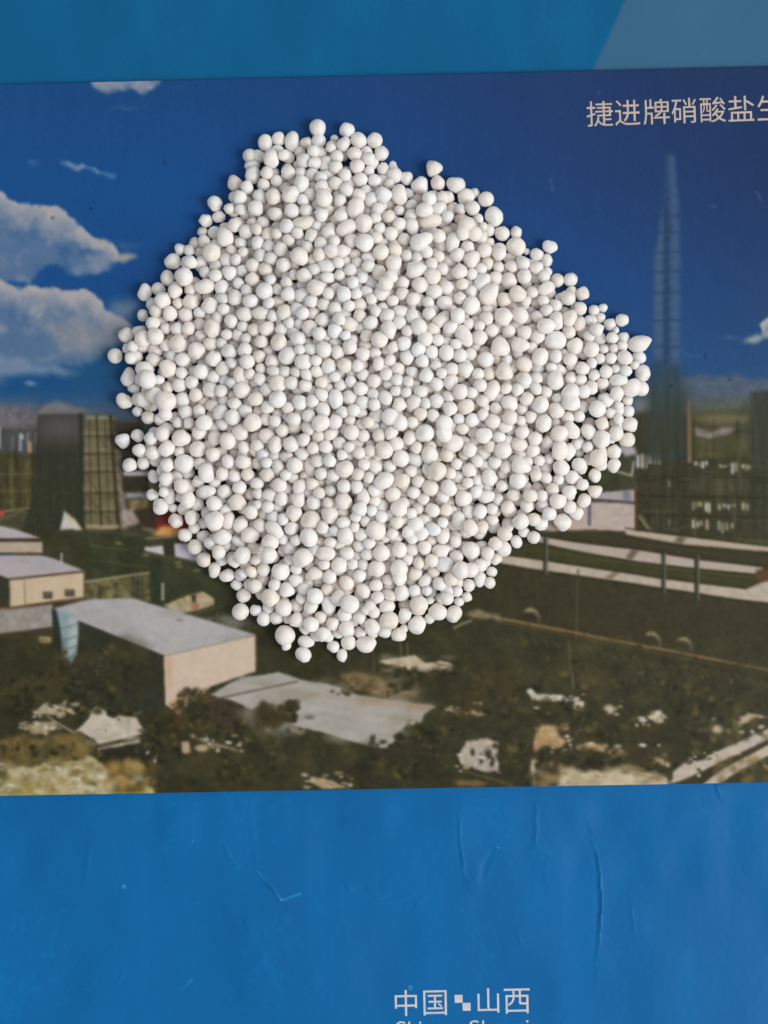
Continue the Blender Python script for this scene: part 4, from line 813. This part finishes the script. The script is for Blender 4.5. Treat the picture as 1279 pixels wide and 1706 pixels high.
def ground_point(x, y, z):
    """Where something of height z above the card stands when it is seen at x, y."""
    k = (CAM_H - CARD_Z - z) / CAM_H
    return C0[0] + (x - C0[0]) * k, C0[1] + (y - C0[1]) * k

SINGLED = {  # single granules that stand out: label, short name
 (192, 593): ('stray granule lying farthest towards the printed clouds', 'stray granule by the clouds'), (204.5, 734): ('stray granule beside the printed cooling tower', 'stray granule by the cooling tower'),
 (722, 281): ('three-cornered granule sticking out of the upper rim over plain blue', 'outlying three-cornered granule'), (916, 411): ('lone oval granule just off the upper right rim', 'lone oval granule'),
 (1064, 573): ('big nubbed granule at the tip of the arm towards the printed chimney', 'big nubbed granule at the tip'), (937, 870): ('large round granule at the rim over the printed pale wall', 'large granule by the pale wall'),
 (889, 895): ('granule standing out at the rim over the first printed terrace post', 'granule by the terrace post'), (610, 1073): ('large bright oval granule on the bottom rim', 'bright oval granule'),
 (570, 1092): ('slim upright granule, the lowest of the heap', 'lowest granule'), (400.5, 1019): ('large granule at the rim just above the roof edge of the printed big shed', 'large granule by the shed roof'),
 (240.5, 488): ('pear-shaped granule at the rim just right of the printed upper cloud tip', 'pear-shaped granule by the cloud tip'), (391, 306): ('big granule jutting out of the upper left rim', 'big jutting granule'),
 (625.5, 884): ('largest and brightest granule on the lower part of the heap', 'largest granule'), (832.5, 579): ('very large granule on the shoulder of the right arm', 'very large shoulder granule'),
 (517.5, 867.5): ('very large dull granule on the lower middle of the heap', 'large dull granule'), (375, 396): ('big white three-cornered granule near the upper left rim', 'white three-cornered granule'),
 (307.5, 772.5): ('very large granule near the rim beside the printed cooling tower', 'very large left granule'), (420, 704): ('large bright granule left of the heap middle', 'bright left granule')}
pieces = []                                  # dict(lobes [(x, y, z, r)], stretch, angle, form, label)
todo = []
for e in SEEN:
    x, y, r = e[:3]; r = .97 * (min(r, 13) + .7 * max(r - 13, 0)); st, an, fo = (list(e[3:]) + [1.0, None, ''][len(e) - 3:])[:3] if len(e) > 3 else (1.0, None, '')
    if len(e) == 5: fo = ''
    lab, mark = SINGLED.get((x, y), (None, None))
    todo.append(dict(seen=[(x, y, r)], stretch=st, angle=an, form=fo, label=lab, mark=mark))
LANDMARK = ['topmost fused pair', 'row of three on the upper rim', 'fused pair at the upper corner', 'big granule with a foot', 'horned granule', 'bright lower fused pair', 'upright lower fused pair', 'slanting central fused pair', 'three-lobed white clump', 'bright slanting upper pair', 'granule with a side bud', 'tall bright fused pair', 'crumbly clump', 'footed granule at the lower rim', 'lumpy upper clump', 'jutting pair by the chimney', 'steep fused pair', 'three-cornered clump', 'upright pair right of centre', 'knobbly clump at the bottom', 'tall pair of the right arm']
for (lobes, lab), mark in zip(FUSED, LANDMARK): todo.append(dict(seen=lobes, stretch=1.0, angle=0, form='fused', label=lab, mark=mark))
def settle(p, floor):
    zg = 0 if floor else heap_top(*p['seen'][0][:2]) - 12
    for _ in range(2):
        pts = [(*ground_point(x, y, zg), r) for x, y, r in p['seen']]
        zg = max(float(rest_height(np.array([x]), np.array([y]), r * .96, near(x, y))[0]) for x, y, r in pts)
        if floor: zg = max(r for _, _, r in pts) * .97
    p['at'] = pts; p['z'] = zg; p['floor'] = floor
    p['lobes'] = [(x, y, zg, r) for x, y, r in pts]
for p in todo: p['depth'] = depth(*p['seen'][0][:2])
rim = [p for p in todo if p['depth'] < 17]
inner = [p for p in todo if p['depth'] >= 17]
for p in rim:
    settle(p, False if any(math.hypot(p['seen'][0][0] - q['at'][0][0], p['seen'][0][1] - q['at'][0][1]) < .72 * (p['seen'][0][2] + q['at'][0][2]) for q in pieces) else True)
    for l in p['lobes']: put(*l)
    pieces.append(p)
fill(9000, -19.0, 15, 8.5)
inner.sort(key=lambda p: p['seen'][0][2] + (6 if p['form'] == 'fused' else 0))
for p in inner:
    settle(p, False)
    for l in p['lobes']: put(*l)
    pieces.append(p)
fill(7000, -4.5, 13, 9.2)

# ---- forms
def ico(sub):
    bm = bmesh.new(); bmesh.ops.create_icosphere(bm, subdivisions=sub, radius=1.0)
    v = np.array([x.co[:] for x in bm.verts]); f = np.array([[x.index for x in t.verts] for t in bm.faces]); bm.free()
    return v / np.linalg.norm(v, axis=1)[:, None], f
ICO2, ICO3, ICO4 = ico(2), ico(3), ico(4)

def rand_dirs(r, n):
    d = r.normal(size=(n, 3)); return d / np.linalg.norm(d, axis=1)[:, None]

def granule_shape(n, seed, form=''):
    """Radius in each direction n of one prill: a ball with flats, low swellings and sometimes a nub."""
    r = np.random.default_rng(seed); rad = np.ones(len(n))
    for d in rand_dirs(r, 5): rad += r.uniform(-.07, .07) * np.exp(3 * (n @ d - 1))
    for d in rand_dirs(r, 14): rad += r.uniform(-.04, .04) * np.exp(16 * (n @ d - 1))
    if form == 'b':
        for d in np.array([(1, 0, 0), (-1, 0, 0), (0, 1, 0), (0, -1, 0)]): rad = np.minimum(rad, .86 / np.maximum(n @ d, .05))
    if form == 't':
        for a in (0, 2.09, 4.19): rad += .17 * np.exp(7 * (n @ np.array([math.cos(a), math.sin(a), 0]) - 1))
        for a in (1.05, 3.14, 5.24): rad = np.minimum(rad, .84 / np.maximum(n @ np.array([math.cos(a), math.sin(a), 0]), .05))
    if form == 'l':
        for d in rand_dirs(r, 9): rad += r.uniform(.05, .2) * np.exp(12 * (n @ d - 1))
        for d in rand_dirs(r, 9): rad -= r.uniform(.04, .14) * np.exp(14 * (n @ d - 1))
        rad *= .95
    if form == 'n': rad += .15 * np.exp(10 * (n @ np.array([.97, 0, .24]) - 1)) + .05 * np.exp(5 * (n @ np.array([1., 0, 0]) - 1))
    for d in rand_dirs(r, int(r.integers(6, 12))):
        lim = r.uniform(.80, .93) / np.maximum(n @ d, .05)
        rad = -np.log(np.exp(-60 * rad) + np.exp(-60 * np.minimum(lim, 3))) / 60 + .008
    return rad

def mesh_from(name, v, f, mat, tint=None):
    me = bpy.data.meshes.new(name)
    me.vertices.add(len(v)); me.vertices.foreach_set('co', np.asarray(v, np.float32).ravel())
    me.loops.add(f.size); me.loops.foreach_set('vertex_index', f.astype(np.int32).ravel())
    me.polygons.add(len(f)); me.polygons.foreach_set('loop_start', np.arange(0, f.size, 3, dtype=np.int32))
    me.update(calc_edges=True)
    me.polygons.foreach_set('use_smooth', np.ones(len(f), bool))
    if tint is not None:
        at = me.attributes.new('tint', 'FLOAT', 'POINT'); at.data.foreach_set('value', np.asarray(tint, np.float32))
    me.materials.append(mat)
    return me

def granule_material(name, own):
    """Dull white prilled salt, slightly translucent; each granule a little creamier, pinker or greyer than the next."""
    m, nt, b = material(name, .55, .35)
    rnd = node(nt, 'ShaderNodeObjectInfo').outputs['Random'] if own else node(nt, 'ShaderNodeAttribute', attribute_name='tint').outputs['Fac']
    rp = node(nt, 'ShaderNodeValToRGB'); cr = rp.color_ramp
    stops = ((0, (.86, .81, .75)), (.12, (.89, .85, .80)), (.3, (.91, .88, .84)), (.46, (.92, .885, .86)), (.6, (.90, .89, .86)), (.75, (.93, .91, .885)), (.9, (.94, .925, .91)), (1, (.95, .945, .94)))
    while len(cr.elements) < len(stops): cr.elements.new(.5)
    for el, (p, c) in zip(cr.elements, stops): el.position = p; el.color = (c[0] * 1.005, c[1] * .975, c[2] * .965, 1)
    nt.links.new(rnd, rp.inputs['Fac'])
    tc = node(nt, 'ShaderNodeTexCoord'); nz = node(nt, 'ShaderNodeTexNoise', Scale=1500 if not own else 2.2, Detail=4)
    mx = node(nt, 'ShaderNodeMix', data_type='RGBA', blend_type='MULTIPLY'); mx.inputs[0].default_value = 1.0
    r2 = node(nt, 'ShaderNodeValToRGB'); r2.color_ramp.elements[0].position = .25; r2.color_ramp.elements[0].color = (.93, .92, .90, 1); r2.color_ramp.elements[1].position = .6; r2.color_ramp.elements[1].color = (1, 1, 1, 1)
    nt.links.new(tc.outputs['Object'], nz.inputs['Vector']); nt.links.new(nz.outputs['Fac'], r2.inputs['Fac'])
    nt.links.new(rp.outputs['Color'], mx.inputs[6]); nt.links.new(r2.outputs['Color'], mx.inputs[7]); nt.links.new(mx.outputs[2], b.inputs['Base Color'])
    n3 = node(nt, 'ShaderNodeTexNoise', Scale=2600 if not own else 4.0, Detail=5); bp = node(nt, 'ShaderNodeBump', Strength=.6, Distance=.00014)
    nt.links.new(tc.outputs['Object'], n3.inputs['Vector']); nt.links.new(n3.outputs['Fac'], bp.inputs['Height']); nt.links.new(bp.outputs['Normal'], b.inputs['Normal'])
    b.inputs['Subsurface Weight'].default_value = 1.0; b.inputs['Subsurface Radius'].default_value = (1.0, .9, .75); b.inputs['Subsurface Scale'].default_value = .0018
    return m
mat_own, mat_loose = granule_material('prilled_salt', True), granule_material('prilled_salt_loose', False)

VARIANTS = {}
def variant(form, k):
    if (form, k) not in VARIANTS:
        v, f = ICO3; VARIANTS[form, k] = mesh_from('granule', v * granule_shape(v, 100 * (ord(form) if form else 1) + k, form)[:, None], f, mat_own)
    return VARIANTS[form, k]

# ---- which of the traced granules become objects of their own: all at the rim, all fused ones, then the largest
for p in pieces: p['size'] = (100 if p['mark'] else 0) + (40 if p['depth'] < 10 else 0) + p['seen'][0][2] * p['stretch']
pieces.sort(key=lambda p: -p['size'])
own, rest = pieces[:300], pieces[300:]

ORDINAL = 'first second third fourth fifth sixth seventh eighth ninth tenth eleventh twelfth thirteenth fourteenth fifteenth sixteenth seventeenth eighteenth nineteenth twentieth twenty-first twenty-second twenty-third twenty-fourth twenty-fifth twenty-sixth twenty-seventh twenty-eighth twenty-ninth thirtieth'.split()
def look(p):
    r = p['seen'][0][2]
    shape = {'n': 'nubbed', 'b': 'blocky', 't': 'three-cornered', 'l': 'knobbly'}.get(p['form'], 'oblong' if p['stretch'] >= 1.2 else 'round')
    return ('small' if r < 10.5 else 'large' if r >= 14 else 'middling') + ' ' + shape
def label_all():
    marks = [p for p in pieces if p.get('mark')]
    # along the rim: counted from the nearest fused clump of the rim
    ring = sorted([p for p in pieces if p['depth'] < 17], key=lambda p: -math.atan2(640 - p['seen'][0][1], p['seen'][0][0] - 630))
    at = [k for k, p in enumerate(ring) if p.get('mark')]
    for k, p in enumerate(ring):
        if p.get('mark'): continue
        n = len(ring)
        m = min(at, key=lambda a: min((k - a) % n, (a - k) % n)); f, b = (k - m) % n, (m - k) % n
        p['label'] = f"{look(p)} rim granule, {ORDINAL[min(f, b) - 1]} {'clockwise' if f <= b else 'anticlockwise'} from the {ring[m]['mark']}"
    # on the heap: by direction and distance from the nearest clump
    groups = {}
    for p in pieces:
        if p.get('mark') or p['depth'] < 17: continue
        x, y = p['seen'][0][:2]
        q = min(marks, key=lambda q: math.hypot(x - q['seen'][0][0], y - q['seen'][0][1]))
        dx, dy = x - q['seen'][0][0], q['seen'][0][1] - y
        side = ('right of', 'upper right of', 'above', 'upper left of', 'left of', 'lower left of', 'below', 'lower right of')[int(((math.degrees(math.atan2(dy, dx)) + 22.5) % 360) // 45)]
        groups.setdefault((look(p), side, q['mark']), []).append((math.hypot(dx, dy), id(p), p))
    for (lk, side, mark), ps in groups.items():
        for k, (_, _, p) in enumerate(sorted(ps)):
            p['label'] = f"{lk} granule, {'nearest' if k == 0 else ORDINAL[k] + ' nearest'} {side} the {mark}"
label_all()

for i, p in enumerate(own):
    x, y, z, r = p['lobes'][0]
    if p['form'] == 'fused':
        L = np.array([[(a - x) * U, -(b - y) * U, 0, s * U] for a, b, _, s in p['lobes']]); cen = (L[:, :3] * L[:, 3:]).sum(0) / L[:, 3].sum()
        n, f = ICO4; rad = np.zeros(len(n))
        for cx, cy, cz, s in L:
            c = np.array([cx, cy, cz]) - cen; dot = n @ c; disc = dot * dot - c @ c + s * s
            rad = np.maximum(rad, np.where(disc >= 0, dot + np.sqrt(np.maximum(disc, 0)), 0))
        rad *= .2 + .8 * granule_shape(n, 900 + i)
        o = add('fused_granule', mesh_from('fused_granule', n * rad[:, None] / (r * U), f, mat_own))
        o.location = W(x, y, CARD_Z + z) + Vector(cen); o.scale = (r * U,) * 3
    else:
        o = add('granule', variant(p['form'], int(grng.integers(14 if not p['form'] else 4))))
        o.location = W(x, y, CARD_Z + z)
        st = p['stretch']; ang = p['angle'] if p['angle'] is not None else float(grng.uniform(0, 360))
        o.rotation_euler = (0 if p['form'] else float(grng.uniform(-.3, .3)), 0, math.radians(ang))
        o.scale = (r * st * U, r / st ** .15 * U, r * .97 * U)
    tag(o, p['label'], 'granule', 'white granules of the heap')

# ---- the rest of the heap, past the first 300, as one mass
vs, fs, ts, base = [], [], [], 0
shapes = [(ICO2[0] * granule_shape(ICO2[0], 5000 + k, '' if k < 30 else 'nbtl'[k % 4])[:, None]) for k in range(40)]
rest_items = [(*p['lobes'][0], p['stretch'], p['angle']) for p in rest] + [(*S[k], 1.0 if grng.random() < .75 else float(grng.uniform(1.1, 1.4)), None) for k in loose]
for x, y, z, r, st, an in rest_items:
    v = shapes[int(grng.integers(40))] * np.array([st, 1 / st ** .15, 1 / st ** .1])
    if an is None:
        q = grng.normal(size=4); q /= np.linalg.norm(q); w, a, b, c = q
        M = np.array([[1 - 2 * (b * b + c * c), 2 * (a * b - c * w), 2 * (a * c + b * w)], [2 * (a * b + c * w), 1 - 2 * (a * a + c * c), 2 * (b * c - a * w)], [2 * (a * c - b * w), 2 * (b * c + a * w), 1 - 2 * (a * a + b * b)]])
    else:
        t = math.radians(an); M = np.array([[math.cos(t), -math.sin(t), 0], [math.sin(t), math.cos(t), 0], [0, 0, 1]])
    vs.append((v @ M.T) * (r * U) + np.array(W(x, y, CARD_Z + z))); fs.append(ICO2[1] + base); base += len(v)
    ts.append(np.full(len(v), grng.random()))
me = mesh_from('granule_heap', np.concatenate(vs), np.concatenate(fs), mat_loose, np.concatenate(ts))
heap = add('granule_heap', me)
tag(heap, 'broad heap of small white granules poured out on the picture card', 'granules', None, 'stuff')
print('granules', len(own), len(rest_items), 'top', S[:nS, 2].max())
